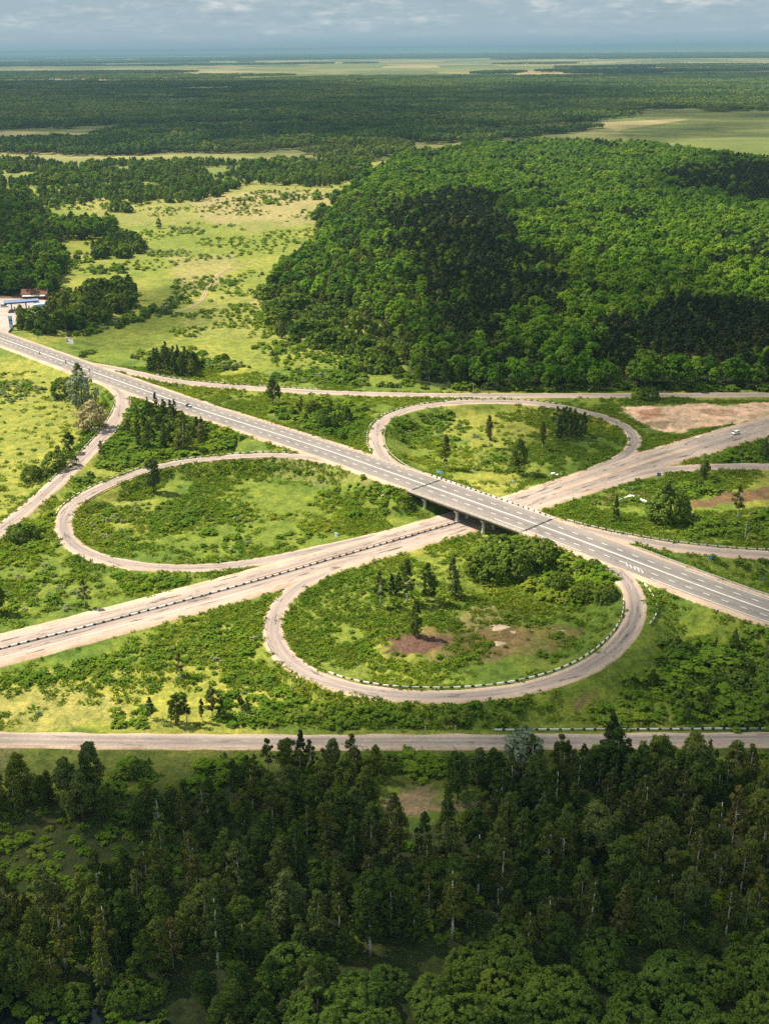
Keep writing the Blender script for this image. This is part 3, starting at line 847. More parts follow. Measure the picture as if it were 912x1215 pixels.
BW = [WHITE, BLACK, WHITE_D]
BRND = random.Random(44)
GB = 'striped roadside barriers'
lp = lambda px, py, k, z=0: nearest(RD[k]['P'], at(px, py, z))
barrier('median_barrier', 'white and black striped barrier down the middle of the lower road', 'low', 0.0, 0, lp(545, 618, 'low'), BW, (2.25, .9), 0.1, .80, .36, GB)
barrier('road_barrier', 'striped barrier on the inner edge of the near loop ramp', 'loop_s', 3.9, lp(389, 800, 'loop_s', 1), lp(746, 712, 'loop_s', 5.6), BW, (2.2, 1.1), .25, .8, .3, GB, 2)
barrier('road_barrier', 'short striped barrier curving off the outer side of the near loop by the highway', 'loop_s', lambda t: -5.2 - 1.8 * math.sin(t * 3.1), lp(778, 742, 'loop_s', 5.4), lp(752, 690, 'loop_s', 6), BW, (2.0, 1.0), .3, .8, .3, GB, 2)
barrier('road_barrier', 'thin striped barrier on the field side of the left slip road', 'ramp_sw', -3.9, lp(61, 571, 'ramp_sw', 1), lp(138, 468, 'ramp_sw', 2.5), BW, (2.4, .7), .3, .7, .25, GB, 2)
barrier('road_barrier', 'faint striped barrier on the thicket side of the left slip road', 'ramp_sw', 4.6, lp(128, 515, 'ramp_sw', 1.7), lp(155, 472, 'ramp_sw', 2.5), BW, (2.0, .9), .3, .65, .22, GB, 2)
barrier('road_barrier', 'striped barrier round the outer edge of the left loop ramp', 'loop_w', -4.2, lp(348, 538, 'loop_w', 5), lp(66, 612, 'loop_w', 2.2), BW, (2.3, 1.0), .3, .85, .3, GB, 2)
barrier('road_barrier', 'striped barrier round the outer edge of the far right loop ramp', 'loop_ne', 4.2, lp(440, 535, 'loop_ne', 6), lp(671, 479, 'loop_ne', 2), BW, (2.2, 1.0), .3, .85, .3, GB, 2)
barrier('guard_rail', 'thin pale guard rail on the inner edge of the far right loop ramp', 'loop_ne', -4.0, lp(478, 556, 'loop_ne', 6.3), lp(458, 510, 'loop_ne', 5.3), [STEEL, CONC_L], (2.0, 2.0), .35, .7, .2, None, 2)
barrier('bridge_barrier', 'white and black kerb barrier along the far side of the bridge', 'high', 9.2, IB0 - 4, lp(655, 613, 'high', 6.5), BW, (1.9, .9), .1, .85, .45, GB)
barrier('guard_rail', 'pale guard rail along the outer side of the lower right slip road', 'ramp_e', 4.0, lp(668, 621, 'ramp_e', 6.3), len(RD['ramp_e']['P']) - 1, [CONC_L, BLACK], (2.9, .6), .25, .75, .28, None, 2)
barrier('guard_rail', 'tan guard rail on the far side of the highway beyond the lower right slip road', 'high', 10.0, lp(757, 650, 'high', 5.6), len(HW) - 1, [STEEL], (3.0,), .35, .75, .22, None, 1)
barrier('road_barrier', 'striped barrier above the right half of the frontage road', 'bottom', 5.6, lp(588, 866, 'bottom'), len(RD['bottom']['P']) - 1, BW, (2.3, .8), .25, .8, .3, GB, 2)
barrier('road_barrier', 'short striped barrier beside the forest road above the bushes', 'top', 4.2, lp(306, 458, 'top'), lp(379, 463, 'top'), BW, (2.4, .8), .25, .75, .28, GB, 2)
barrier('road_barrier', 'striped barrier where the forest road leaves the highway', 'top', 4.2, lp(190, 446, 'top'), lp(300, 457, 'top'), BW, (2.4, 1.6), .25, .7, .26, GB, 2)
barrier('road_barrier', 'dark low edge rail on the inner side of the left loop ramp', 'loop_w', 4.1, lp(350, 545, 'loop_w', 5), lp(90, 600, 'loop_w', 2.5), [BLACK], (3.0,), .15, .5, .2, None, 1)

def guide_post(px, py, label):
    p = spot(px, py)
    mb = MB(); mb.box((0, 0, .55), (.24, .2, 1.3), 0); mb.box((0, 0, 1.02), (.25, .21, .18), 1); mb.box((0, 0, 1.25), (.2, .16, .1), 0)
    o = mb.build('guide_post', [WHITE, BLACK], None, tuple(p))
    tag(o, label, 'guide post', 'white guide posts')
for x, y in ((89, 634), (100, 661), (133, 654), (152, 659), (173, 663), (199, 667), (222, 668), (240, 668), (262, 668)):
    guide_post(x, y, 'small white guide post at the edge of the left loop ramp')
for x, y in ((337, 756), (342, 767), (372, 788), (307, 731), (322, 786), (339, 798), (355, 806), (308, 757)):
    guide_post(x, y, 'small white guide post at the left bend of the near loop ramp')
for x, y in ((470, 867), (504, 867), (540, 866)):
    guide_post(x, y, 'small white guide post on the verge above the frontage road')
for x, y in ((538, 889), (500, 889), (430, 890)):
    guide_post(x, y, 'small white guide post on the verge below the frontage road')
for x, y in ((833, 543), (849, 547), (868, 548), (879, 549), (900, 548), (862, 556), (880, 556)):
    guide_post(x, y, 'small white guide post beside the upper right slip road')

# ------------------------------------------------------------------ signs, poles, slabs
def sign(name, label, px, py, w, h, pole, mats, face, nposts=2, pat=None):
    p = spot(px, py)
    t = thing(name, label, 'sign', p, face)
    xs = [0] if nposts == 1 else [-w * .35, w * .35]
    for x in xs:
        mb = MB(); mb.tube([(x, .06, -.4), (x, .06, pole + h * .9)], .07, 6); mb.build('post', STEEL, t)
    mb = MB(); mb.box((0, -.03, pole + h / 2), (w, .06, h), 0)
    if pat:
        for (x, z, a, b, m) in pat: mb.box((x * w, -.066, pole + z * h), (a * w, .012, b * h), m)
    mb.build('panel', mats, t)
    return t
sign('road_sign', 'pale blue road sign on two posts beside the far edge of the bridge', 521, 565, 4.0, 1.5, 1.2, [SIGN_CYAN, SIGN_WHITE], R(-38), 2, [(-.1, .65, .5, .12, 1), (-.15, .35, .4, .1, 1)])
sign('road_sign', 'small white and pale blue sign on the upper verge of the lower road', 399, 640, 1.5, 1.9, 1.1, [SIGN_WHITE, SIGN_CYAN], R(-38), 1, [(.2, .4, .4, .5, 1)])
sign('road_sign', 'small white sign in the grass between bridge and lower road', 608, 576, 1.3, 1.4, .9, [SIGN_WHITE, SIGN_GREY], R(-30), 2, [(0, .5, .3, .4, 1)])
sign('road_sign', 'small blue sign at the fork of the upper right slip road', 781, 567, 1.7, 1.7, .7, [SIGN_BLUE, SIGN_WHITE], R(-20), 1, [(.1, .5, .35, .14, 1)])
sign('road_sign', 'small blue sign on the slope below the lower right slip road', 841, 672, 1.1, 1.3, 1.0, [SIGN_BLUE, SIGN_WHITE], R(-35), 1, [(0, .5, .3, .3, 1)])
sign('road_sign', 'small blue sign at the right edge below the guard rail', 904, 691, .9, 1.1, 1.0, [SIGN_BLUE, SIGN_WHITE], R(-35), 1, [(0, .5, .3, .3, 1)])
sign('road_sign', 'small sign on a thin post beside the highway near the forest road', 215, 463, 1.0, 1.4, 1.6, [SIGN_WHITE, SIGN_BLUE], R(45), 1, [(0, .5, .5, .5, 1)])
sign('road_sign', 'small pale blue sign on a pole beside the highway below the billboard track', 46, 403, 1.4, 1.4, 1.2, [SIGN_CYAN, SIGN_WHITE], R(45), 1, [(0, .5, .4, .3, 1)])
sign('road_sign', 'small orange and white sign beside the sandy ground by the far right loop', 774, 523, .9, .9, .6, [SIGN_WHITE, SIGN_RED], R(-30), 1, [(0, .4, .7, .4, 1)])
sign('billboard', 'white billboard with a grey printed block beside the highway at the meadow', 84, 412.5, 7.2, 4.0, 2.6, [SIGN_WHITE, SIGN_GREY, WALL_R], R(-38), 2, [(-.36, .45, .22, .7, 1), (.15, .9, .62, .12, 2), (-.1, .3, .2, .12, 1)])
p = along(nearest(HW, at(632, 636, 6.5)), -8.9, .2)
mb = MB(); mb.tube([(0, 0, 0), (0, 0, .2), (0, 0, .95)], [.42, .3, .06], 8)
tag(mb.build('traffic_cone', SIGN_RED, None, tuple(p)), 'red traffic cone at the near kerb where the bridge ends', 'traffic cone')
for x, y, h, lb in ((474, 464, 7, 'thin dark pole beside the forest road in front of the wood'), (883, 640, 6.5, 'thin white pole on the grass above the lower right slip road'), (160, 432, 5.5, 'thin pale pole in the scrub beside the highway'), (561, 467, 6, 'short pole at the edge of the dark wood')):
    p = spot(x, y); mb = MB(); mb.tube([(0, 0, -.5), (0, 0, h)], [.16, .1], 6); mb.box((0, 0, h - .4), (1.1, .12, .12))
    tag(mb.build('utility_pole', CONC_L, None, tuple(p)), lb, 'pole')
# pale concrete slabs in the grass, pieces of a broken drain
def slab(px, py, l, w, ang, label, name='concrete_slab', grp=None, mat=None, h=.5):
    p = spot(px, py); mb = MB(); mb.box((0, 0, .15), (l, w, h), 0, 0, .94)
    o = mb.build(name, mat or CONC_L, None, tuple(p)); o.rotation_euler = (0.03, 0.02, ang)
    tag(o, label, 'slab', grp)
A, B = spot(748, 589), spot(773, 599)
for k in range(7):
    f_ = k / 6
    x, y = 748 + 25 * f_, 589 + 10 * f_
    slab(x, y, 2.4, 2.0, R(-42 + 9 * math.sin(k * 5)), 'pale broken concrete slab in the row beside the dark round tree', grp='row of broken slabs', mat=WHITE)
for k in range(3):
    slab(733 + 5.5 * k, 594 - 1.9 * k, 2.7, .7, R(32), 'narrow pale kerb slab lying at the end of the slab row', grp='narrow kerb slabs', mat=CONC_L)
for k, (x, y) in enumerate(((656, 562), (661, 563.5), (665, 562.5))):
    slab(x, y, 1.9, 1.3, R(20 + 25 * k), 'broken white slab dumped in the grass inside the far right loop', grp='dumped white slabs', mat=WHITE)
slab(832, 518.5, 7.0, 3.2, R(35), 'flat pale slab on the sand beside the lower road', mat=CONC_L, h=.35)
def heap(px, py, r, h, mat, label, cat='heap', name='sand_heap', grp=None):
    p = spot(px, py); n1, n2 = 14, 6; V, F = [], []
    for j in range(n2):
        for i in range(n1):
            a = 2 * math.pi * i / n1; q_ = j / (n2 - 1)
            rr_ = r * (1 - q_) * (1 + .25 * math.sin(3 * a + px) + .12 * math.sin(7 * a))
            V.append((rr_ * math.cos(a) * 1.3, rr_ * math.sin(a), h * (1 - (1 - q_) ** 2) - .15 + .1 * math.sin(5 * a + j)))
    for j in range(n2 - 1):
        for i in range(n1): F.append((j * n1 + i, j * n1 + (i + 1) % n1, (j + 1) * n1 + (i + 1) % n1, (j + 1) * n1 + i))
    tag(link(name, mesh(name, V, F, [mat], smooth=True), None, tuple(p)), label, cat, grp)
heap(592, 764, 1.7, .8, G_SAND, 'bright sand heap nearest the bottom of the near loop')
heap(592, 744, 2.6, .5, G_SAND, 'low pale sand heap in the middle of the near loop')
heap(609, 750, .9, .4, G_SAND, 'smallest sand heap inside the near loop')
heap(666, 749, 1.0, .5, G_SAND, 'small orange sand heap at the right side of the near loop')
heap(497, 764, 8.5, .55, simple('cut_brush', (.115, .065, .045), .95, .1, 0, .45, .9), 'dark brown heap of cuttings in front of the dense tree in the near loop', 'heap', 'brush_heap')
for x, y in ((472, 989), (476, 992), (479, 1003)):
    heap(x, y, .7, .5, WHITE, 'white bag of rubbish dumped at the clearing in the dark wood', 'rubbish bag', 'rubbish_bag', 'dumped rubbish bags')
def chute(pts, label):
    P = [spot(x, y) for x, y in pts]; mb = MB()
    b0 = P[0]
    for a, b in zip(P[:-1], P[1:]):
        n_ = max(1, int(np.linalg.norm(b - a) / 2))
        for k in range(n_):
            u = a + (b - a) * (k + .5) / n_; d = b - a
            mb.box((u[0] - b0[0], u[1] - b0[1], float(gh(u[0], u[1])) + .12 - b0[2]), (2.6, .75, .5), 0, math.atan2(d[1], d[0]))
    tag(mb.build('drain_chute', CONC_P, None, tuple(b0)), label, 'drain')
chute([(853, 722), (846, 731)], 'concrete drain chute down the bank under the right end of the highway')
chute([(632, 642), (618, 657)], 'concrete drain chute down the near bank at the right end of the bridge')
chute([(466, 582), (452, 597)], 'pinkish drain chute down the bank at the left end of the bridge')

# ------------------------------------------------------------------ vehicles
def wheel(parent, x, y, r, w):
    mb = MB(); mb.tube([(x, y - w / 2, r), (x, y + w / 2, r)], r, 12)
    wo = mb.build('wheel', TYRE, parent)
    mb = MB(); s_ = 1 if y > 0 else -1; mb.tube([(x, y + s_ * (w / 2), r), (x, y + s_ * (w / 2 + .02), r)], r * .6, 10)
    mb.build('rim', STEEL, wo)
def car(name, label, cat, p, ang, paint, L=4.5, Wd=1.8, Ht=1.65, van=True):
    t = thing(name, label, cat, p, ang)
    h = L / 2; mb = MB()
    if van: prof = [(-h, .35), (h - .1, .35), (h, .62), (h - .12, .92), (h - 1.0, 1.06), (h - 1.75, Ht - .06), (h - 2.3, Ht), (-h + .5, Ht), (-h + .1, 1.1), (-h, .9)]
    else: prof = [(-h, .35), (h, .35), (h, .78), (h - 1.2, .95), (h - 2.0, Ht - .03), (-h + 1.5, Ht), (-h + .75, 1.0), (-h, .92)]
    n_ = len(prof)
    V = [(x, s_ * Wd / 2 * (0.84 if z > 1.05 else 1.0), z) for s_ in (-1, 1) for x, z in prof]
    F = [tuple(range(n_)), tuple(range(2 * n_ - 1, n_ - 1, -1))] + [((i + 1) % n_, i, n_ + i, n_ + (i + 1) % n_) for i in range(n_)]
    mb.add(V, F); mb.build('body', paint, t)
    for s_ in (-1, 1):
        mb = MB()
        a, b = (-h + .35, h - 1.55) if van else (-h + 1.0, h - 1.75)
        y0, y1 = s_ * (Wd / 2 * .93 + .012), s_ * (Wd / 2 * .84 + .012)
        mb.add([(a, y0, 1.08), (b + .45, y0, 1.08), (b, y1, Ht - .16), (a + .12, y1, Ht - .16)], [(0, 1, 2, 3)])
        mb.build('side_window', GLASS, t)
    for nm, x0, z0, x1, z1 in (('windscreen', h - 1.02, 1.12, h - 1.70, Ht - .12), ('rear_window', -h + .10, 1.12, -h + .42, Ht - .12)) if van else (('windscreen', h - 1.2, 1.0, h - 1.95, Ht - .1), ('rear_window', -h + .8, 1.03, -h + 1.4, Ht - .1)):
        s_ = 1 if nm == 'windscreen' else -1
        mb = MB(); w0, w1 = Wd * .44, Wd * .38
        mb.add([(x0 + .03 * s_, -w0, z0), (x0 + .03 * s_, w0, z0), (x1 + .03 * s_, w1, z1), (x1 + .03 * s_, -w1, z1)], [(0, 1, 2, 3)])
        mb.build(nm, GLASS, t)
    for x in (-h + .85, h - .85):
        for y in (-Wd / 2 + .08, Wd / 2 - .08): wheel(t, x, y, .32, .2)
    for y in (-Wd * .36, Wd * .36):
        mb = MB(); mb.box((h - .02, y, .72), (.1, .34, .16)); mb.build('headlight', LAMP_W, t)
        mb = MB(); mb.box((-h + .0, y, .88), (.08, .22, .3)); mb.build('tail_light', LAMP_R, t)
    return t
ld = LO[nearest(LO, at(872, 511, 0)) + 5] - LO[nearest(LO, at(872, 511, 0))]
q_ = at(872, 515, 0.1); q_[2] = .14
car('parked_car', 'white minivan driving on the far side of the lower road', 'car', q_, math.atan2(ld[1], ld[0]) + math.pi, CAR_W, 4.6)['label'] = 'white minivan on the far side of the lower road beside the sandy ground'
pv = at(6, 366, 0); pv[2] = Z_PAD + .02
car('parked_van', 'white van parked at the left end of the blue petrol station canopy', 'van', pv, R(5), CAR_W, 5.6, 2.0, 2.2)
pc = at(14, 373, 0); pc[2] = Z_PAD + .02
car('parked_car', 'dark low car on the forecourt in front of the blue canopy', 'car', pc, R(8), CAR_D, 4.4, 1.75, 1.42, False)

def person_mesh(name, J, E, rad):
    """one continuous skinned body from joints, bones and radii"""
    me = bpy.data.meshes.new(name); me.from_pydata(J, E, [])
    o = bpy.data.objects.new(name, me); sc.collection.objects.link(o)
    m = o.modifiers.new('Skin', 'SKIN'); m.use_smooth_shade = True
    sl = me.skin_vertices[0].data if len(me.skin_vertices) else None
    if sl is None:
        bm_ = __import__('bmesh').new(); bm_.from_mesh(me); bm_.verts.layers.skin.verify(); bm_.to_mesh(me); bm_.free(); sl = me.skin_vertices[0].data
    for v, r in zip(sl, rad): v.radius = (r, r)
    sl[0].use_root = True
    s = o.modifiers.new('Subdivision', 'SUBSURF'); s.levels = s.render_levels = 1
    me.materials.append(CLOTH_D)
    return o
J = [(0, 0, .86), (.06, 0, 1.08), (.14, 0, 1.30), (.20, 0, 1.42), (.24, 0, 1.52), (.25, 0, 1.64),
     (.12, .20, 1.34), (.34, .27, 1.16), (.60, .24, 1.10), (.12, -.20, 1.34), (.34, -.27, 1.16), (.60, -.24, 1.10),
     (.06, .14, .84), (.42, .22, .80), (.26, .20, .42), (.40, .20, .38), (.06, -.14, .84), (.42, -.22, .80), (.26, -.20, .42), (.40, -.20, .38)]
E_ = [(0, 1), (1, 2), (2, 3), (3, 4), (4, 5), (2, 6), (6, 7), (7, 8), (2, 9), (9, 10), (10, 11), (0, 12), (12, 13), (13, 14), (14, 15), (0, 16), (16, 17), (17, 18), (18, 19)]
RR_ = [.16, .15, .17, .08, .09, .10, .08, .06, .045, .08, .06, .045, .11, .085, .06, .05, .11, .085, .06, .05]
def motorcycle(p, ang, label, rlabel, seats=((0, 0),)):
    t = thing('motorcycle', label, 'motorcycle', p, ang, 'motorcycles on the highway')
    for x in (-.72, .75):
        mb = MB()
        ring = [(x + .27 * math.cos(a), 0, .32 + .27 * math.sin(a)) for a in np.linspace(0, 2 * math.pi, 13)]
        mb.tube(ring, .06, 6); mb.tube([(x, -.05, .32), (x, .05, .32)], .09, 8); mb.build('wheel', TYRE, t)
    mb = MB(); mb.prism([(-.45, .35), (.35, .30), (.45, .55), (.5, .92), (.2, .98), (-.1, .80), (-.9, .86), (-.95, .74), (-.5, .6)], -.16, .16); mb.build('body', CAR_D, t)
    mb = MB(); mb.tube([(.75, 0, .32), (.5, 0, 1.02)], .045, 6); mb.tube([(.48, -.36, 1.06), (.52, 0, 1.02), (.48, .36, 1.06)], .025, 6); mb.build('handlebar', STEEL, t)
    mb = MB(); mb.box((.66, 0, .86), (.14, .2, .2)); mb.build('headlight', LAMP_W, t)
    mb = MB(); mb.tube([(-.1, .2, .35), (-.95, .24, .42)], [.05, .08], 8); mb.build('exhaust', STEEL, t)
    o = person_mesh('person', J, E_, RR_)
    o.location = tuple(np.asarray(p) + [0, 0, .0]); o.rotation_euler = (0, 0, ang)
    o.location.x -= .25 * math.cos(ang); o.location.y -= .25 * math.sin(ang)
    tag(o, rlabel, 'person', 'motorcycle riders')
    mb = MB(); mb.tube([(.25, 0, 1.53), (.26, 0, 1.62), (.27, 0, 1.74), (.27, 0, 1.81)], [.10, .15, .14, .05], 9)
    mb.build('helmet', BLACK, o)
def on_highway(px, py, off=None):
    q_ = at(px, py, HW[nearest(HW, at(px, py, 2.5)), 2] + .1); i = nearest(HW, q_)
    d = HW[min(i + 3, len(HW) - 1)] - HW[i]
    q_[2] = HW[i, 2] + .125
    return q_, math.atan2(d[1], d[0])
for (x, y), lb in zip(((47.5, 420.5), (78.5, 431), (106.5, 440.5)), ('leftmost motorcycle on the highway, level with the billboard', 'middle one of the three motorcycles, left of the dark treetop', 'rightmost of the three single motorcycles, right of the dark treetop')):
    q_, a = on_highway(x, y)
    motorcycle(q_, a, 'dark ' + lb, 'rider on the ' + lb)
# an open dark car with a pale bonnet and two people in it
q_, a = on_highway(224, 482.5)
t = thing('open_car', 'small dark open car with pale bonnet on the highway above the thicket', 'car', q_, a)
mb = MB()
mb.prism([(-1.8, .3), (1.8, .3), (1.85, .65), (1.0, .85), (.45, .88), (.4, .62), (-.95, .62), (-1.0, .92), (-1.8, .85)], -.82, .82)
mb.build('body', CAR_D, t)
mb = MB(); mb.prism([(.5, .89), (1.05, .862), (1.75, .70), (1.72, .68), (.5, .86)], -.7, .7); mb.build('bonnet', CAR_W, t)
mb = MB(); mb.add([(.45, -.7, .9), (.45, .7, .9), (.15, .62, 1.3), (.15, -.62, 1.3)], [(0, 1, 2, 3)]); mb.build('windscreen', GLASS, t)
for y in (-.38, .38):
    mb = MB(); mb.box((-.75, y, .85), (.16, .5, .7)); mb.box((-.45, y, .66), (.55, .5, .12)); mb.build('seat', BLACK, t)
for x in (-1.15, 1.15):
    for y in (-.78, .78): wheel(t, x, y, .31, .2)
for y, w_ in ((.38, 'left'), (-.38, 'right')):
    J2 = [(jx, jy * .8, jz - .12) for jx, jy, jz in J]
    o = person_mesh('person', J2, E_, RR_)
    o.rotation_euler = (0, 0, a); o.location = (q_[0] - math.cos(a) * .5 - math.sin(a) * y, q_[1] - math.sin(a) * .5 + math.cos(a) * y, q_[2])
    tag(o, 'dark clothed person on the %s seat of the open car' % w_, 'person', 'people in the open car')
    mb = MB(); mb.tube([(.25, 0, 1.44), (.25, 0, 1.58), (.25, 0, 1.66)], [.12, .125, .05], 8); mb.build('hair', BLACK, o)

# ------------------------------------------------------------------ petrol station
cA, cB = at(8, 369, 0), at(46, 368, 0)
cc_ = (cA + cB) / 2; ca_ = math.atan2(cB[1] - cA[1], cB[0] - cA[0]) + R(16); cl = np.linalg.norm(cB - cA) * 1.05
st = thing('petrol_station', 'blue roofed petrol station canopy on dark columns beside the highway', 'petrol station', (cc_[0], cc_[1], Z_PAD), ca_)
mb = MB(); mb.box((0, 0, 5.9), (cl, 9, .25)); mb.build('roof', ROOF_BLUE, st)
mb = MB()
for y in (-4.56, 4.56): mb.box((0, y, 5.6), (cl + .2, .12, 1.1))
for x in (-cl / 2 - .06, cl / 2 + .06): mb.box((x, 0, 5.6), (.12, 9, 1.1))
mb.build('fascia', BLUE_EDGE, st)
for x in (-cl * .3, cl * .12, cl * .4):
    for y in (-2.5, 2.5):
        mb = MB(); mb.box((x, y, 2.55), (.55, .55, 5.1)); mb.build('column', BLACK, st)
for x in (-cl * .3, cl * .12):
    p = (cc_[0] + math.cos(ca_) * (x + 2), cc_[1] + math.sin(ca_) * (x + 2), Z_PAD + .02)
    tp_ = thing('fuel_pump', 'fuel pump under the %s half of the blue canopy' % ('left' if x < 0 else 'right'), 'fuel pump', p, ca_)
    mb = MB(); mb.box((0, 0, .1), (3.4, 1.2, .2)); mb.build('island', CONC, tp_)
    mb = MB(); mb.box((0, 0, 1.1), (.9, .55, 1.8)); mb.build('body', WALL_W, tp_)
    mb = MB(); mb.box((0, -.29, 1.55), (.6, .03, .4)); mb.build('display', GLASS, tp_)
def building(name, label, cat, p, ang, w, d, h, wall, roof, pitch=0, win=0, group=None, chim=False, door=False):
    t = thing(name, label, cat, p, ang, group)
    mb = MB()
    if pitch: mb.prism([(-d / 2, -.6), (d / 2, -.6), (d / 2, h), (0, h + pitch * .93), (-d / 2, h)], -w / 2, w / 2)
    else: mb.box((0, 0, h / 2 - .3), (d, w, h + .6))
    o = mb.build('wall', wall, t); o.rotation_euler = (0, 0, math.pi / 2)
    mb = MB()
    if pitch:
        for s_ in (-1, 1):
            e = .5
            mb.prism([(0, h + pitch), (s_ * (d / 2 + e), h - pitch * e / (d / 2)), (s_ * (d / 2 + e), h - pitch * e / (d / 2) + .22), (0, h + pitch + .22)][::s_], -w / 2 - e, w / 2 + e)
    else: mb.box((0, 0, h + .12), (d + .5, w + .5, .3))
    ro = mb.build('roof', roof, t); ro.rotation_euler = (0, 0, math.pi / 2)
    if chim:
        mb = MB(); mb.box((d * .15, w * .2, h + pitch * .9 + .5), (.7, .7, 1.6)); mb.build('chimney', WALL_R, ro)
    for k in range(win):
        mb = MB(); x = (k - (win - 1) / 2) * w / win
        mb.box((x, -d / 2 - .02, h * .55), (w / win * .5, .08, h * .38)); mb.build('window', GLASS, t)
    if door:
        mb = MB(); mb.box((w * .42, -d / 2 - .02, 1.05), (1.0, .1, 2.1)); mb.build('door', BLACK, t)
    return t
kp = at(49, 369, 0)
building('kiosk', 'pale blue flat roofed kiosk at the right end of the petrol canopy', 'kiosk', (kp[0], kp[1], Z_PAD), ca_, 9, 7, 4.2, WALL_B, simple('kiosk_roof', (.36, .45, .55), .8), 0, 2, None, False, True)
rp = spot(43, 354)
hb = building('roadside_cafe', 'brick house with red roof and white awning behind the petrol station', 'building', rp, R(4), 19, 10, 4.2, WALL_R, ROOF_RED, 3.0, 4, None, True, True)
mb = MB(); mb.add([(-8.5, -5.1, 3.9), (8.5, -5.1, 3.9), (8.5, -7.4, 3.1), (-8.5, -7.4, 3.1), (-8.5, -5.1, 3.75), (8.5, -5.1, 3.75), (8.5, -7.4, 2.95), (-8.5, -7.4, 2.95)], [(0, 3, 2, 1), (4, 5, 6, 7), (2, 3, 7, 6), (0, 1, 5, 4), (1, 2, 6, 5), (3, 0, 4, 7)])
mb.build('awning', WALL_W, hb)
sp_ = spot(14.3, 391.5)
py_ = thing('price_sign', 'tall pale blue petrol price sign at the forecourt entrance', 'sign', sp_, R(14))
mb = MB(); mb.box((0, 0, 4.9), (2.5, .5, 9.6)); mb.build('panel', simple('sign_light_blue', (.30, .52, .66), .5, .4), py_)
mb = MB(); mb.box((0, -.26, 6.6), (1.9, .04, 1.5)); mb.box((0, -.26, 4.4), (1.2, .04, .5)); mb.build('emblem', SIGN_BLUE, py_)
mb = MB(); mb.box((0, -.26, 3.2), (1.9, .04, .9)); mb.box((0, -.26, 1.9), (1.9, .04, .7)); mb.build('price_board', SIGN_WHITE, py_)

# ------------------------------------------------------------------ plants: prototypes
def leaf_quads(C, Nn, size, asp, r):
    n = len(C)
    Nn = Nn / np.maximum(1e-6, np.linalg.norm(Nn, axis=1))[:, None]
    T = np.cross(Nn, r.normal(size=(n, 3))); T /= np.maximum(1e-6, np.linalg.norm(T, axis=1))[:, None]
    B = np.cross(Nn, T)
    s = size[:, None]
    V = np.stack([C - T * s, C + B * s * asp - Nn * s * .15, C + T * s, C - B * s * asp - Nn * s * .15], 1).reshape(-1, 3)
    F = np.arange(4 * n).reshape(n, 4)
    return V, F
PROF = {
    'birch': lambda t: np.sin(np.pi * np.clip(t, 0, 1) ** 0.75) ** 0.8 * (1.05 - .35 * t),
    'poplar': lambda t: np.sin(np.pi * np.clip(.06 + t * .94, 0, 1) ** 0.62) ** 0.7,
    'dome': lambda t: np.sqrt(np.clip(1 - (np.clip(t, 0, 1) * .98) ** 2, 0, 1)) * (.72 + .28 * np.clip(t * 4, 0, 1)),
    'oak': lambda t: np.sin(np.pi * np.clip(.14 + t * .86, 0, 1) ** 0.9) ** 0.6,
    'cone': lambda t: (1 - np.clip(t, 0, 1)) ** .85 * np.clip(t * 9 + .35, 0, 1),
    'pine': lambda t: np.sin(np.pi * np.clip(.1 + .9 * t, 0, 1) ** 1.0) ** 0.55,
}
def crown_geo(seed, prof, z0, z1, rad, nclump, cr, nleaf, leaf, asp=.62, up=.25, fill=.55, lean=.0):
    r = np.random.default_rng(seed)
    t = r.uniform(0.02, .98, nclump) ** 0.95
    a = np.arange(nclump) * 2.39996 + r.uniform(-.5, .5, nclump)
    pr = PROF[prof](t)
    rr_ = rad * pr * np.sqrt(r.uniform(fill ** 2, 1, nclump))
    jitter = 1 + .18 * np.sin(a * 2 + seed) + .12 * np.sin(a * 3 + seed * 2)
    rr_ = rr_ * jitter
    cc = np.stack([rr_ * np.cos(a) + lean * t * rad, rr_ * np.sin(a), z0 + t * (z1 - z0)], 1)
    crs = cr * r.uniform(.65, 1.3, nclump) * (.55 + .45 * np.clip(pr, 0, 1))
    k = r.integers(0, nclump, nleaf)
    d = r.normal(size=(nleaf, 3)); d[:, 2] += up * 1.2; d /= np.linalg.norm(d, axis=1)[:, None]
    rad_ = crs[k] * r.uniform(.55, 1.06, nleaf)
    P = cc[k] + d * rad_[:, None] * np.array([1, 1, .85])
    out = P * np.array([1, 1, 0.0]); out /= np.maximum(.3, np.linalg.norm(out, axis=1))[:, None]
    Nn = d * .75 + out * .3 + r.normal(size=(nleaf, 3)) * .38 + np.array([0, 0, up])
    return leaf_quads(P, Nn, leaf * r.uniform(.65, 1.35, nleaf), asp, r), cc
def trunk_mb(h, r0, seed, limbs=(), r1=.03, stems=1, spread=.0):
    r = random.Random(seed); mb = MB()
    for s in range(stems):
        ox, oy = (r.uniform(-spread, spread), r.uniform(-spread, spread)) if stems > 1 else (0, 0)
        pts = [(ox * (.2 + .8 * k / 5) + r.uniform(-.12, .12) * k * .3, oy * (.2 + .8 * k / 5) + r.uniform(-.12, .12) * k * .3, h * k / 5 - (.6 if k == 0 else 0)) for k in range(6)]
        mb.tube(pts, [r0 + (r1 - r0) * k / 5 for k in range(6)], 6)
    for c in limbs:
        z = max(h * .2, c[2] - .5 * math.hypot(c[0], c[1]) - .4)
        mb.tube([(0, 0, min(z, h * .95)), (c[0] * .5, c[1] * .5, min(z, h * .95) + (c[2] - z) * .4), tuple(c)], [r0 * .38, r0 * .25, .02], 4)
    return mb
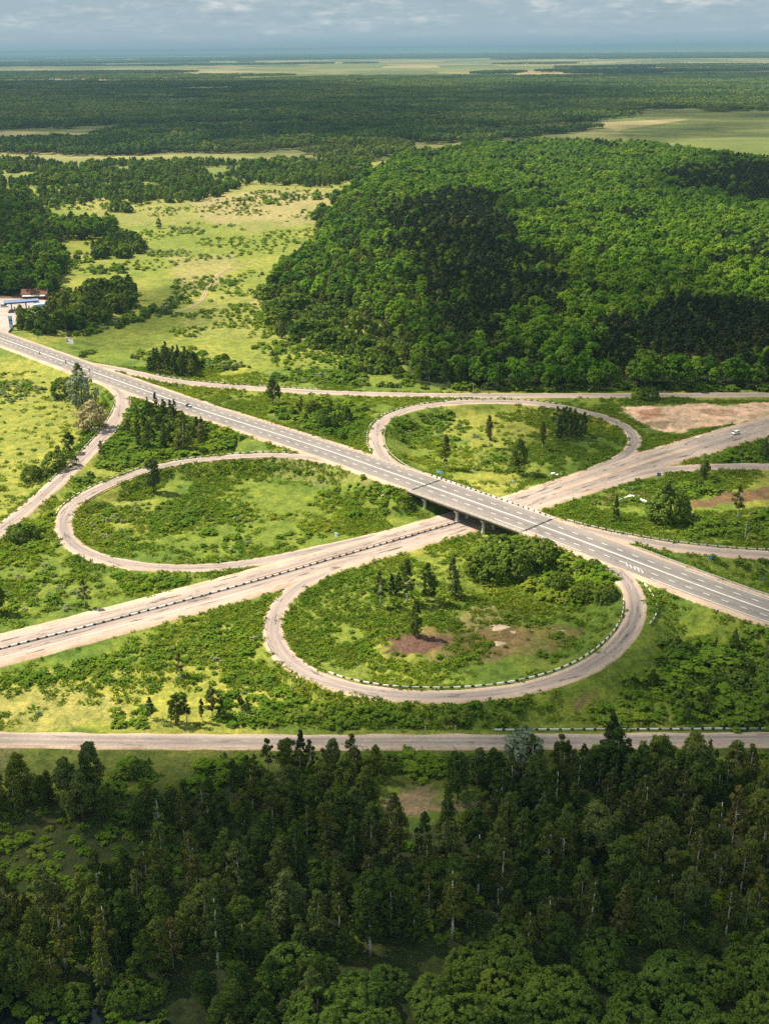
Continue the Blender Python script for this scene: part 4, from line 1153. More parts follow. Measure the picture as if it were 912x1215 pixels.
class Proto:
    """crown and trunk meshes of one plant (two parts), and one joined mesh for mass planting"""
    def __init__(s, name, geo, leafm, trunk=None, barkm=None):
        (V, F), cc = geo
        s.name = name
        s.h = V[:, 2].max()
        s.crown = mesh(name + '_crown', V, F, [leafm])
        s.trunk = None
        if trunk is not None:
            s.trunk = trunk.me(name + '_trunk', [barkm], True)
            tv = np.array(trunk.V); k = len(V)
            FF = [tuple(f) for f in F.tolist()] + [tuple(i + k for i in f) for f in trunk.F]
            s.joint = mesh(name + '_whole', np.r_[V, tv], FF, [leafm, barkm], [0] * len(F) + [1] * len(trunk.F))
        else:
            s.joint = s.crown
def make(kind, n, lod):
    out = []
    for i in range(n):
        sd = (sum(map(ord, kind)) * 7 + i * 31 + (5 if lod == 'mid' else 0))
        u = random.Random(sd).uniform
        if kind == 'birch':
            if lod == 'near': g = crown_geo(sd, 'birch', 3.2 + u(-.6, 1.2), 14.5, 2.3 * u(.8, 1.25), int(u(26, 48)), .95, 1700, .30, .6, .1, .30, u(-.25, .25))
            else: g = crown_geo(sd, 'birch', 3.5, 14.5, 2.5, 24, 1.1, 420, .62, .7, .15, .4)
            tr = trunk_mb(14.4, .24, sd, g[1][:26:2], .07); out.append(Proto('birch_%c' % (97 + i), g, L_BIRCH, tr, T_BIRCH))
        elif kind == 'broadleaf':
            if lod == 'near': g = crown_geo(sd, 'oak' if i % 2 else 'poplar', 1.4 + i * .3, 13.5, (3.3 if i % 2 else 2.8) * u(.85, 1.2), int(u(42, 70)), 1.3, 3300, .34, .6, .30, .5, u(-.2, .2))
            else: g = crown_geo(sd, 'poplar', 1.3, 13.0, 3.6, 34, 1.5, 600, .75, .7, .25, .5)
            tr = trunk_mb(11.5, .26, sd, g[1][:10:2], .06); out.append(Proto('broadleaf_%c' % (97 + i), g, L_BROAD, tr, T_BARK))
        elif kind == 'willow':
            if lod == 'near': g = crown_geo(sd, 'dome', .4, 5.2, 4.2 * u(.85, 1.1), 170, .62, 5600, .22, .6, .5, .82)
            else: g = crown_geo(sd, 'dome', .3, 5.2, 4.0, 30, 1.3, 420, .7, .7, .4, .55)
            tr = trunk_mb(4.2, .14, sd, g[1][:9:2], .05, 3, 1.3); out.append(Proto('willow_%c' % (97 + i), g, L_WILLOW, tr, T_BARK))
        elif kind == 'poplar':
            g = crown_geo(sd, 'poplar', .9, 13.5, 2.25 * u(.85, 1.15), 60, .85, 2400, .30, .6, .2, .5, u(-.1, .1))
            tr = trunk_mb(12.5, .2, sd, g[1][:8:2], .05); out.append(Proto('poplar_%c' % (97 + i), g, L_BROAD, tr, T_BIRCH))
        elif kind == 'oak':
            g = crown_geo(sd, 'oak', 6.0, 17.5, 5.0 * u(.85, 1.2), 38, 1.9, 900, .80, .75, .45, .55)
            tr = trunk_mb(13.5, .33, sd, g[1][:8:2], .1); out.append(Proto('oak_%c' % (97 + i), g, L_OAK, tr, T_BARK))
        elif kind == 'pine':
            g = crown_geo(sd, 'pine', 11.5, 19.5, 2.9 * u(.8, 1.15), 24, 1.2, 560, .62, .55, .2, .45)
            tr = trunk_mb(19.0, .28, sd, g[1][:8:2], .06); out.append(Proto('pine_%c' % (97 + i), g, L_PINE, tr, T_PINE))
        elif kind == 'spruce':
            g = crown_geo(sd, 'cone', .8, 14.5, 3.0, 60, .8, 1800, .36, .5, .0, .55)
            tr = trunk_mb(14.0, .22, sd, (), .03); out.append(Proto('spruce_%c' % (97 + i), g, L_PINE, tr, T_BARK))
        elif kind == 'shrub':
            nl = 420 if lod == 'near' else 150
            g = crown_geo(sd, 'dome', .0, 1.8 * u(.8, 1.15), 1.9 * u(.8, 1.3), 26, .55, int(nl * 1.25), .22 if lod == 'near' else .38, .7, .9, .15)
            out.append(Proto('shrub_%c' % (97 + i), g, L_SHRUB))
        elif kind == 'silver':
            g = crown_geo(sd, 'oak', .3, 8.2, 3.2, 48, 1.15, 2000, .32, .6, .3, .5)
            tr = trunk_mb(6.5, .2, sd, g[1][:8:2], .05); out.append(Proto('silver_willow_%c' % (97 + i), g, L_SILVER, tr, T_BARK))
        elif kind == 'blossom':
            g = crown_geo(sd, 'oak', .3, 7.4, 3.2, 40, 1.25, 1900, .32, .6, .3, .5)
            tr = trunk_mb(5.5, .2, sd, g[1][:8:2], .05); out.append(Proto('blossom_%c' % (97 + i), g, L_BLOSSOM, tr, T_BARK))
        elif kind == 'pale_shrub':
            g = crown_geo(sd, 'dome', .0, 1.8, 1.6, 14, .6, 360, .24, .65, .4, .35)
            out.append(Proto('pale_shrub_%c' % (97 + i), g, L_PALE))
    return out
NEARP = {k: make(k, n, 'near') for k, n in (('birch', 9), ('broadleaf', 9), ('willow', 5), ('shrub', 7), ('silver', 2), ('blossom', 1), ('spruce', 2), ('poplar', 4), ('pale_shrub', 2))}
MIDP = {k: make(k, n, 'mid') for k, n in (('birch', 4), ('broadleaf', 4), ('willow', 3), ('oak', 6), ('pine', 4), ('shrub', 4))}
MIDP['pale_shrub'] = NEARP['pale_shrub']; MIDP['silver'] = NEARP['silver']; MIDP['blossom'] = NEARP['blossom']; MIDP['spruce'] = NEARP['spruce']; MIDP['poplar'] = NEARP['poplar']
FULLNAME = {'birch': 'birch_tree', 'broadleaf': 'broadleaf_tree', 'willow': 'willow_bush', 'oak': 'deciduous_tree', 'pine': 'pine_tree', 'spruce': 'conifer_tree', 'poplar': 'columnar_tree', 'shrub': 'shrub',
            'silver': 'silver_willow', 'blossom': 'flowering_tree', 'pale_shrub': 'pale_shrub'}
CAT = {k: ('shrub' if 'shrub' in v or 'bush' in v else 'tree') for k, v in FULLNAME.items()}

PLANTS = []            # x, y, z, kind, scale, zone phrase
def scatter(pg, spacing, nz=None, thr=0.0, clr=1.0, seed=1, jit=.8, pixel=True, excl=()):
    """jittered points inside a region traced on the photograph"""
    P = poly(pg) if pixel else np.asarray(pg)
    lo, hi = P.min(0), P.max(0)
    if seed < 50 and nz: spacing *= (.98 if seed in (22, 23, 24, 25, 28, 33, 34, 42) else .88); thr += (.095 if seed in (22, 23, 24, 28, 33, 34) else .065); nz *= 1.25
    r = np.random.default_rng(seed)
    X, Y = np.meshgrid(np.arange(lo[0], hi[0], spacing), np.arange(lo[1], hi[1], spacing))
    Q = np.stack([X.ravel(), Y.ravel()], 1) + r.uniform(-.5, .5, (X.size, 2)) * spacing * jit
    Q = Q[inside(Q, P)]
    if nz: Q = Q[fbm(Q[:, 0], Q[:, 1], nz, seed + 100, 3) > thr]
    for e in excl: Q = Q[~inside(Q, poly(e))]
    if clr is not None and len(Q): Q = Q[clear(Q[:, 0], Q[:, 1]) > clr]
    return Q
def plant(pg, spacing, kinds, hlo, hhi, phrase, nz=None, thr=0.0, clr=1.0, seed=1, excl=()):
    Q = scatter(pg, spacing, nz, thr, clr, seed, excl=excl)
    if not len(Q): return
    r = np.random.default_rng(seed + 999)
    z = gh(Q[:, 0], Q[:, 1])
    ks = list(kinds); w = np.array([kinds[k] for k in ks], float); w /= w.sum()
    kk = r.choice(len(ks), len(Q), p=w)
    u = r.uniform(0, 1, len(Q)) ** 1.4
    for (x, y), zz, k, s in zip(Q, z, kk, u):
        kd = ks[k]; h = hlo + (hhi - hlo) * s
        if kd in ('shrub', 'pale_shrub') and hlo > 3.5: h = h * .5
        elif kd in ('shrub', 'pale_shrub'): h *= 1.15
        PLANTS.append((x, y, float(zz) - .05, kd, h, phrase))
def one(px, py, hpx, kind, phrase, wk=1.0):
    p = spot(px, py)
    d = pxm(p) * FPX
    el = math.asin((CAM_H - p[2]) / d)
    PLANTS.append((p[0], p[1], p[2] - .05, kind, hpx * d / FPX / math.cos(el), phrase))

S, PS, BR, BL, WI = 'shrub', 'pale_shrub', 'birch', 'broadleaf', 'willow'
# --- inside and around the interchange
LW = 'inside the left loop'
plant([(110, 600), (150, 580), (300, 555), (420, 572), (480, 603), (470, 615), (380, 640), (300, 655), (200, 660), (130, 650), (100, 625)], 4.6, {S: 9, PS: 1}, .7, 2.0, LW, 18, .46, 1.0, 11)
plant([(175, 612), (300, 600), (290, 640), (180, 642)], 3.0, {S: 1}, 1.2, 2.3, LW, 14, .40, 1.5, 12)
plant([(92, 615), (150, 608), (160, 640), (110, 648)], 3.8, {S: 2, PS: 3}, .9, 2.0, LW, 12, .35, 1.5, 13)
plant([(400, 585), (470, 585), (480, 612), (400, 635)], 3.4, {S: 1}, 1.0, 2.4, LW, 12, .45, 1.0, 14)
TH = 'in the thicket between the left slip road and the highway'
plant([(150, 492), (190, 484), (230, 492), (262, 513), (300, 526), (240, 538), (180, 545), (130, 560), (90, 580), (112, 552), (138, 520)], 3.4, {S: 10, WI: 1.0}, 1.6, 3.6, TH, 16, .30, 1.2, 15)
plant([(165, 490), (190, 484), (230, 492), (255, 515), (225, 536), (170, 535), (150, 515)], 5.5, {'poplar': 2, BL: 2, BR: 1}, 5, 10, TH, None, 0, 2.5, 16)
MT = 'between the highway and the forest road'
plant([(240, 465), (300, 469), (380, 472), (432, 478), (430, 500), (428, 528), (380, 512), (300, 485)], 4.2, {S: 9, WI: 1.2}, 1.2, 3.4, MT, 18, .38, 1.2, 17)
plant([(340, 480), (400, 482), (425, 500), (400, 512), (350, 495)], 7, {BL: 1, WI: 1}, 4, 7.5, MT, None, 0, 2.5, 18)
TB = 'in the scrub above the forest road'
plant([(95, 424), (125, 420), (180, 428), (300, 444), (330, 452), (490, 460), (490, 445), (420, 435), (330, 447), (250, 419), (180, 418), (100, 414)], 4.6, {S: 6, PS: 1, WI: 2}, 1.4, 4.0, TB, 20, .33, 1.2, 19)
plant([(178, 443), (236, 447), (232, 432), (180, 424)], 5, {BR: 2, 'poplar': 2, BL: 1}, 8, 13, TB, None, 0, 2, 20)
plant([(330, 452), (480, 460), (470, 440), (400, 436)], 6.5, {WI: 2, BL: 1}, 3.5, 7, TB, 25, .42, 2, 21)
NE_ = 'inside the far right loop'
plant([(462, 505), (520, 490), (560, 500), (550, 530), (500, 540), (470, 527)], 4.4, {S: 5, PS: 1}, 1.0, 2.4, NE_, 15, .40, 1.2, 22)
plant([(465, 495), (600, 482), (700, 498), (738, 520), (700, 540), (640, 562), (560, 558), (480, 535)], 7.0, {S: 9, PS: 1}, .7, 2.2, NE_, 22, .45, 1.2, 23)
NS = 'inside the near loop'
plant([(342, 722), (400, 682), (470, 668), (560, 700), (520, 730), (440, 760), (350, 770)], 4.4, {S: 1}, .6, 1.4, NS, 16, .47, 1.0, 24)
plant([(345, 772), (420, 768), (520, 778), (640, 775), (705, 755), (690, 780), (600, 803), (500, 808), (400, 797)], 3.3, {S: 1}, .8, 1.9, NS, 14, .36, 1.2, 25)
plant([(600, 655), (650, 650), (700, 668), (728, 690), (720, 718), (660, 715), (610, 690)], 3.6, {S: 5, WI: 1}, 1.6, 3.8, 'in the thicket on the right side of the near loop', 16, .30, 1.2, 26)
plant([(560, 660), (612, 650), (625, 672), (600, 690), (560, 685)], 4.4, {S: 2, WI: 2}, 2.2, 5.0, 'in the thick bushes below the bridge', None, 0, 1.2, 27)
plant([(500, 700), (640, 720), (700, 740), (600, 770), (480, 745)], 8, {S: 1}, .7, 1.7, NS, 22, .42, 1.2, 28)
SO = 'on the slope between the near loop and the frontage road'
plant([(330, 826), (380, 834), (430, 842), (520, 846), (640, 838), (740, 804), (790, 765), (912, 760), (1010, 775), (1010, 858), (600, 862), (300, 862), (280, 840)], 4.3, {S: 1}, 1.1, 2.8, SO, 20, .37, 1.5, 29)
plant([(780, 775), (912, 755), (1010, 770), (1010, 855), (720, 857), (745, 832)], 5.2, {S: 2, WI: 2, BR: 2, BL: 2}, 3.5, 7.5, 'in the scrub above the right end of the frontage road', 25, .33, 2.5, 30)
plant([(840, 700), (912, 735), (1010, 760), (900, 760), (790, 720)], 4.5, {S: 1}, 1.2, 2.8, 'below the right end of the highway', 14, .42, 2, 31)
LF = 'in the grass between the lower road and the frontage road'
plant([(-20, 808), (100, 781), (200, 756), (310, 725), (322, 748), (200, 780), (100, 803), (-20, 822)], 3.4, {S: 1}, .9, 2.0, 'along the near verge of the lower road', 13, .33, 1.0, 32)
plant([(-20, 815), (150, 795), (300, 760), (300, 862), (-20, 862)], 9, {S: 5, PS: 1}, .6, 1.8, LF, 25, .40, 1.5, 33)
plant([(190, 775), (320, 742), (320, 790), (345, 830), (330, 858), (180, 858)], 4.6, {S: 9, PS: 1}, .9, 2.3, LF, 18, .40, 1.5, 34)
plant([(130, 845), (330, 828), (330, 862), (130, 862)], 4.0, {S: 1}, 1.0, 2.4, LF, 15, .40, 1.5, 35)
LG = 'between the left slip road and the lower road'
plant([(-20, 650), (60, 642), (110, 684), (230, 682), (150, 706), (-20, 745)], 5.2, {S: 6, PS: 1.5}, .8, 2.1, LG, 18, .40, 1.0, 36)
plant([(135, 681), (226, 679), (215, 694), (150, 702)], 2.9, {S: 1}, 1.1, 2.1, LG, 12, .25, .8, 37)
plant([(10, 640), (60, 600), (95, 570), (75, 605), (68, 640), (40, 660)], 4.6, {S: 1}, .9, 2.6, LG, 14, .40, 1.0, 38)
FL = 'in the bright field left of the slip road'
plant([(-60, 445), (40, 440), (110, 480), (100, 530), (30, 600), (-60, 660)], 13, {S: 5, PS: 2}, .5, 1.8, FL, 22, .50, 1.2, 39)
plant([(0, 455), (35, 450), (55, 465), (15, 478), (0, 470)], 4.4, {S: 2, PS: 2}, 1.2, 2.8, FL, None, 0, 1.2, 40)
plant([(50, 560), (90, 530), (105, 500), (118, 490), (124, 505), (95, 540), (62, 572)], 4.2, {S: 1}, 1.2, 3.0, FL, 14, .36, 1.0, 41)
ER = 'between the two right slip roads'
plant([(680, 600), (760, 572), (930, 560), (1000, 565), (1000, 640), (780, 638), (700, 615)], 7, {S: 1}, .8, 2.2, ER, 22, .44, 1.0, 42, [[(795, 604), (840, 584), (950, 566), (1000, 570), (950, 596), (860, 608)]])
plant([(795, 580), (850, 566), (846, 585), (800, 592)], 3.6, {S: 3, WI: 1}, 1.6, 3.4, ER, None, 0, 1.2, 43)
plant([(808, 624), (860, 610), (1000, 600), (1000, 640), (820, 640)], 4.2, {S: 4, WI: 1}, 1.4, 3.2, ER, 16, .34, 1.2, 44, [[(795, 606), (840, 584), (950, 566), (1000, 570), (950, 598), (860, 610)]])
plant([(805, 662), (930, 670), (1000, 690), (912, 695), (860, 680)], 5, {S: 1}, .8, 2.2, 'below the lower right slip road', 15, .42, 1.0, 45)
plant([(840, 545), (912, 525), (1000, 500), (1000, 548), (850, 548)], 4.2, {S: 3, WI: 1, BL: .8}, 1.6, 4.2, 'beside the lower road at the right edge', 18, .36, 1.2, 46)
plant([(700, 508), (760, 515), (830, 512), (780, 525), (770, 525)], 5, {S: 1}, .8, 1.8, 'beside the sandy ground', 15, .42, .8, 47)
plant([(620, 476), (1000, 474), (1000, 479), (640, 479)], 7, {S: 1}, .8, 2.0, 'beside the forest road in front of the wood', 15, .45, .8, 48)
# --- single trees that stand clear
one(183, 584, 40, BL, 'round dark tree on the inner edge of the left loop')
one(186, 492, 24, 'spruce', 'pointed dark tree at the top of the thicket beside the highway')
one(203, 502, 26, BR, 'pale green tree in the thicket right of the pointed dark tree')
one(219, 536, 46, 'poplar', 'tallest tree of the thicket beside the highway')
one(122, 545, 22, BR, 'slim tree beside the left slip road')
one(93, 449, 18, BL, 'dark treetop at the left edge of the highway')
one(99, 484, 42, 'silver', 'silvery pale tree at the head of the left slip road')
one(111, 512, 38, 'blossom', 'cream flowering tree below the silvery tree')
one(77, 470, 22, WI, 'grey green bush left of the silvery tree')
one(84, 541, 28, BL, 'dark bushy tree in the field beside the left slip road')
one(70, 557, 22, WI, 'dark bush below the bushy tree in the left field')
one(38, 569, 16, WI, 'round bush alone in the bright left field')
one(50, 566, 11, S, 'small dark bush right of the round bush in the left field')
one(27, 640, 18, WI, 'dark bush left of the slip road at the photo left edge')
one(44, 632, 14, S, 'smaller dark bush beside the slip road at the left edge')
one(101, 721, 32, BR, 'dark upright tree in the grass above the lower road')
one(-1, 727, 34, BL, 'dark tree cut by the left edge above the lower road')
one(528, 556, 40, BR, 'bushy birch by the far edge of the bridge')
one(580, 531, 38, BR, 'tall birch with dark bushes at its foot inside the far right loop')
one(615, 562, 41, BL, 'dense dark birch with forked top inside the far right loop')
one(643, 534, 33, BR, 'thin white stemmed birch inside the far right loop')
for k, (x, y, h) in enumerate(((660, 512, 30), (667, 516, 33), (674, 520, 36), (681, 517, 32), (686, 521, 30), (692, 515, 26), (671, 508, 26), (663, 521, 27))):
    one(x, y, h, 'poplar' if k % 3 else BR, 'in the clump on the right of the far right loop')
one(451.5, 719, 41, BR, 'leftmost birch with a bare white trunk inside the near loop')
one(465, 706, 25, 'spruce', 'short dark pointed tree right of the leftmost birch in the near loop')
one(473, 706, 28, 'poplar', 'short dark tree left of the tallest birch in the near loop')
one(483, 716, 52, BR, 'tallest birch with a bare white trunk inside the near loop')
one(508, 714, 47, 'poplar', 'wide dark birch in the middle of the near loop row')
one(537, 707, 46, 'poplar', 'rightmost tall birch of the near loop row')
one(493.5, 755, 43, 'poplar', 'dense dark tree standing by the brown heap in the near loop')
one(545, 712, 18, 'poplar', 'low dark tree right of the birch row in the near loop')
for x, y, h in ((575, 680, 30), (596, 672, 34), (609, 681, 32), (586, 689, 22)):
    one(x, y, h, WI, 'thick green bush against the near side of the bridge')
for x, y, h in ((640, 672, 26), (690, 712, 20), (663, 700, 20), (720, 712, 18)):
    one(x, y, h, WI, 'rounded bush in the thicket on the right side of the near loop')
one(214, 803, 28, BR, 'dark upright tree in the grass left of the near loop')
for x, y, h in ((179, 852, 24), (222, 857, 30), (252, 849, 34), (262, 852, 28), (286, 843, 22), (293, 850, 22), (240, 856, 26)):
    one(x, y, h, BR, 'thin birch with a white stem in the grass above the frontage road')
one(209, 858, 32, BL, 'broad dark tree among the thin birches above the frontage road')
one(788, 619, 44, BL, 'round dark tree beside the pale slabs'); one(793, 617, 36, WI, 'dark bush at the foot of the round tree by the slabs')
one(730, 616, 28, 'spruce', 'small dark conifer left of the pale slabs')
one(835, 569, 23, BL, 'small dark tree beside the upper right slip road')
one(874, 616, 38, BR, 'slender dark birch by the brown bank at the right')
one(770, 474, 15, WI, 'dark bush on the verge between forest road and sandy ground'); one(757, 473, 10, S, 'low bush on the verge between forest road and sandy ground')
one(905, 545, 24, BL, 'dark tree at the right edge beside the lower road')
one(324, 480, 32, BL, 'dark tree in front of the forest road'); one(331, 478, 22, BR, 'pale tree in front of the forest road')
one(358, 914, 46, 'spruce', 'dark conifer standing up in front of the frontage road, left')
one(722, 918, 66, 'spruce', 'tall dark conifer crossing the frontage road, right')
one(621, 925, 56, 'silver', 'silvery pale tree below the frontage road')
one(820, 920, 48, BL, 'leafy treetop just below the frontage road, right')
one(150, 252, 13, WI, 'left one of two round bushes alone in the far meadow')
one(137, 251, 12, WI, 'right hand neighbour bush in the pair in the far meadow')
one(189, 271, 12, BL, 'small dark tree alone in the far meadow')
# --- meadow beyond the highway
MD = 'in the meadow beyond the highway'
plant([(205, 330), (310, 325), (470, 385), (480, 445), (250, 440), (205, 405)], 5.2, {S: 8, WI: .3}, .8, 2.6, MD, 26, .50, 1.5, 60)
plant([(315, 385), (480, 400), (480, 448), (420, 440), (330, 425)], 5, {S: 6, WI: 1}, 1.2, 3.0, MD, 26, .46, 1.5, 61)
plant([(300, 352), (420, 360), (440, 395), (300, 385)], 7, {S: 6, WI: 1}, 1.2, 3.4, MD, 30, .45, 1.5, 62)
plant([(150, 250), (400, 220), (380, 300), (300, 330), (150, 320), (75, 330), (90, 300)], 9, {S: 8, WI: 1}, 1.0, 3.0, MD, 50, .53, 1.5, 63)
plant([(172, 298), (226, 296), (224, 304), (178, 305)], 6, {PS: 3, S: 1}, 1.6, 3.0, MD, None, 0, 1.5, 64)
plant([(200, 268), (236, 270), (232, 278), (205, 277)], 7, {PS: 2, WI: 1}, 1.6, 3.4, MD, None, 0, 1.5, 65)
plant([(105, 318), (150, 316), (152, 324), (110, 326)], 6, {WI: 2, S: 2, BL: .5}, 2, 4, MD, None, 0, 1.5, 66)
plant([(80, 398), (160, 372), (210, 352), (225, 358), (205, 372), (150, 385), (105, 400)], 7, {WI: 4, S: 2, PS: 1}, 2.4, 5.5, MD, 25, .3, 1.5, 67)
plant([(30, 230), (140, 222), (240, 232), (150, 248), (60, 250)], 14, {S: 3, WI: 2, BL: 1}, 1.5, 5, MD, 50, .42, 1.5, 68)
# --- woods on the left
WL = 'in the dark wood behind the petrol station'
plant([(-200, 238), (20, 236), (50, 252), (70, 266), (138, 268), (138, 282), (60, 288), (-200, 296)], 8.5, {'oak': 4, BL: 4, BR: 1}, 11, 17, 'in the left wood beyond the meadow', None, 0, 2, 70)
plant([(-200, 296), (60, 292), (78, 310), (66, 352), (30, 356), (28, 350), (-200, 356)], 7.5, {'oak': 5, BL: 4, 'pine': 1}, 12, 18, WL, None, 0, 2, 71)
plant([(108, 298), (130, 280), (165, 284), (172, 296), (150, 306), (108, 308)], 7, {BL: 4, WI: 2, 'oak': 1}, 7, 12, 'in the small grove at the left of the far meadow', None, 0, 2, 72)
plant([(62, 300), (105, 300), (105, 310), (75, 325)], 9, {WI: 3, S: 2}, 2.5, 5, 'in the small grove at the left of the far meadow', None, 0, 2, 73)
plant([(20, 394), (24, 384), (58, 376), (70, 368), (100, 352), (130, 342), (165, 348), (165, 360), (130, 380), (72, 398)], 6.5, {BL: 5, BR: 2, WI: 1.5}, 7, 14, 'in the copse right of the petrol station', None, 0, 2.0, 74)
plant([(60, 356), (120, 335), (160, 335), (130, 350), (75, 366)], 9, {WI: 1, BL: 1}, 5, 9, 'in the copse right of the petrol station', None, 0, 2, 75)
# --- big wood on the right
dk1 = poly([(478, 250), (540, 232), (610, 236), (640, 310), (655, 395), (610, 405), (520, 392), (492, 345)])
dk2 = poly([(770, 405), (912, 378), (1200, 372), (1200, 462), (760, 462)])
dk3 = poly([(800, 225), (860, 196), (960, 215), (960, 262), (880, 256)])
pal = poly([(530, 262), (560, 252), (610, 262), (618, 288), (560, 296), (528, 284)])
mixw = poly([(310, 345), (345, 312), (380, 300), (392, 262), (440, 225), (485, 240), (490, 345), (520, 395), (660, 400), (660, 462), (540, 464), (482, 455), (455, 385), (400, 362)])
Q = scatter(WOOD_R, 7.4, None, 0, 2.0, 80)
r = np.random.default_rng(80)
zz = gh(Q[:, 0], Q[:, 1])
Qj = Q + np.stack([fbm(Q[:, 0], Q[:, 1], 70, 305, 4) - .5, fbm(Q[:, 0], Q[:, 1], 70, 309, 4) - .5], 1) * 150
in1, in2, in3, inp, inm = (inside(Qj, k) for k in (dk1, dk2, dk3, pal, mixw))
jit = fbm(Q[:, 0], Q[:, 1], 40, 301, 3)
for i in range(len(Q)):
    u = r.uniform()
    if (in1[i] and u < .85): kd, h = ('pine', r.uniform(15, 20)) if u < .48 else (BL, r.uniform(11, 17))
    elif in2[i]: kd, h = ('pine', r.uniform(16, 21)) if u < .75 else ('oak', r.uniform(10, 15))
    elif in3[i] and u < .7: kd, h = 'pine', r.uniform(15, 19)
    elif inp[i]: kd, h = BR, r.uniform(12, 15)
    elif inm[i]: kd, h = (BL, r.uniform(10, 16)) if u < .45 else ((BR, r.uniform(11, 15)) if u < .62 else ('oak', r.uniform(11, 17)))
    elif jit[i] < .33 and u < .5: kd, h = 'pine', r.uniform(14, 18)
    else:
        if u > .92: continue
        kd, h = 'oak', r.uniform(9.5, 18.5) * (0.70 + .6 * jit[i])
    PLANTS.append((Q[i, 0], Q[i, 1], float(zz[i]) - .1, kd, h, 'in the big wood behind the forest road'))
plant([(480, 461), (700, 464), (1100, 464), (1100, 460), (700, 459), (540, 458)], 5, {S: 3, WI: 2}, 1.5, 5, 'at the front edge of the big wood', None, 0, 1.5, 81)
# --- light woodland across the far side of the meadow
plant([(-200, 188), (200, 194), (440, 192), (432, 212), (380, 222), (300, 218), (240, 238), (170, 214), (0, 224), (-200, 230)], 8.6, {'oak': 4, BL: 4, WI: 3, BR: 2}, 6, 14, 'in the light woodland beyond the meadow', 110, .34, None, 82)
plant([(-200, 230), (60, 226), (150, 216), (240, 238), (160, 246), (100, 250), (30, 240), (-200, 240)], 10, {'oak': 2, BL: 3, WI: 3}, 5, 12, 'in the light woodland beyond the meadow', 70, .42, None, 84)
plant([(385, 300), (345, 312), (305, 345), (330, 400), (420, 425), (480, 450), (455, 385), (400, 362), (345, 340)], 6.5, {BL: 3, BR: 2, WI: 3}, 4, 11, 'at the ragged meadow edge of the big wood', 40, .42, 1.5, 85)
plant([(440, 225), (400, 232), (372, 262), (385, 300), (400, 270)], 8, {BL: 3, 'oak': 3, WI: 2}, 6, 14, 'at the ragged meadow edge of the big wood', 50, .38, 1.5, 86)
plant([(240, 238), (430, 206), (440, 225), (395, 240), (300, 246)], 16, {S: 3, BL: 2, WI: 2}, 2, 7, 'in the light woodland beyond the meadow', 80, .42, None, 83)
# --- dark wood in the foreground
EXC = [[(448, 938), (475, 918), (530, 925), (545, 950), (585, 950), (570, 975), (530, 972), (520, 1000), (455, 985)],
       [(-60, 985), (60, 962), (125, 1000), (150, 960), (170, 1010), (130, 1060), (30, 1040), (-60, 1060)],
       [(440, 1135), (480, 1118), (515, 1122), (500, 1160), (450, 1165)],
       [(-170, 1165), (140, 1185), (215, 1192), (260, 1222), (250, 1330), (-170, 1330)], [(820, 975), (870, 965), (880, 1000), (830, 1010)]]
for pg, sp_m, kinds, h0, h1, ph, sd in (
        ([(-80, 941), (118, 940), (122, 978), (-80, 990)], 5.0, {BL: 3, BR: 1, 'poplar': 1}, 9, 16, 'in the tree group at the left below the frontage road', 90),
        ([(128, 968), (190, 955), (300, 945), (440, 938), (452, 985), (400, 1010), (220, 1015), (132, 1000)], 5.0, {BL: 2, BR: 3, 'poplar': 1}, 8, 16.5, 'in the row of trees left of the sandy clearing', 91),
        ([(520, 955), (545, 930), (590, 915), (1080, 911), (1080, 1000), (760, 1000), (540, 1010)], 5.0, {BL: 3, BR: 3, 'poplar': 1}, 8, 16, 'in the row of trees right of the sandy clearing', 92),
        ([(290, 912), (455, 910), (450, 945), (290, 948)], 5.5, {BL: 1, BR: 2}, 8, 13, 'in the row of trees left of the sandy clearing', 93),
        ([(-120, 1060), (130, 1062), (300, 1018), (450, 1010), (560, 1005), (1100, 998), (1100, 1125), (560, 1135), (330, 1150), (-120, 1195)], 5.6, {BR: 5, BL: 3, 'poplar': 3}, 8.0, 18.5, 'in the middle of the dark foreground wood', 94),
        ([(190, 1190), (420, 1150), (460, 1330), (250, 1330)], 5.4, {BL: 5, BR: 1, WI: 2}, 8, 13, 'at the bottom edge of the photo beside the dark pond', 95),
        ([(370, 1195), (520, 1150), (620, 1150), (1100, 1140), (1100, 1330), (400, 1330)], 7.4, {WI: 1}, 4.8, 8.2, 'in the rounded willows at the lower right', 96),
        ([(440, 1150), (600, 1130), (1100, 1128), (1100, 1160), (600, 1165)], 7.0, {WI: 3, BL: 1}, 5, 9, 'in the rounded willows at the lower right', 97),
        ([(-120, 1172), (190, 1178), (225, 1196), (150, 1192), (80, 1187), (-120, 1186)], 3.2, {WI: 2, BL: 1}, 2.5, 6.5, 'on the bank of the dark pond', 98)):
    plant(pg, sp_m, kinds, h0, h1, ph, None, 0, None if sd == 98 else 2.5, sd, () if sd == 98 else EXC)
plant([(125, 905), (300, 900), (470, 898), (640, 896), (1080, 894), (1080, 912), (560, 925), (470, 918), (300, 930), (125, 945)], 3.6, {S: 6, BL: 1, BR: 1, WI: 1}, 1.2, 4.6, 'on the verge between the frontage road and the foreground wood', 14, .42, 1.5, 100)
plant([(-120, 935), (450, 920), (470, 985), (600, 915), (1100, 915), (1100, 1330), (-120, 1330)], 4.4, {S: 1}, .9, 2.4, 'in the undergrowth of the foreground wood', 20, .40, 1.2, 99, [EXC[0], EXC[4], [(380, 1150), (560, 1120), (1100, 1120), (1100, 1330), (380, 1330)]])

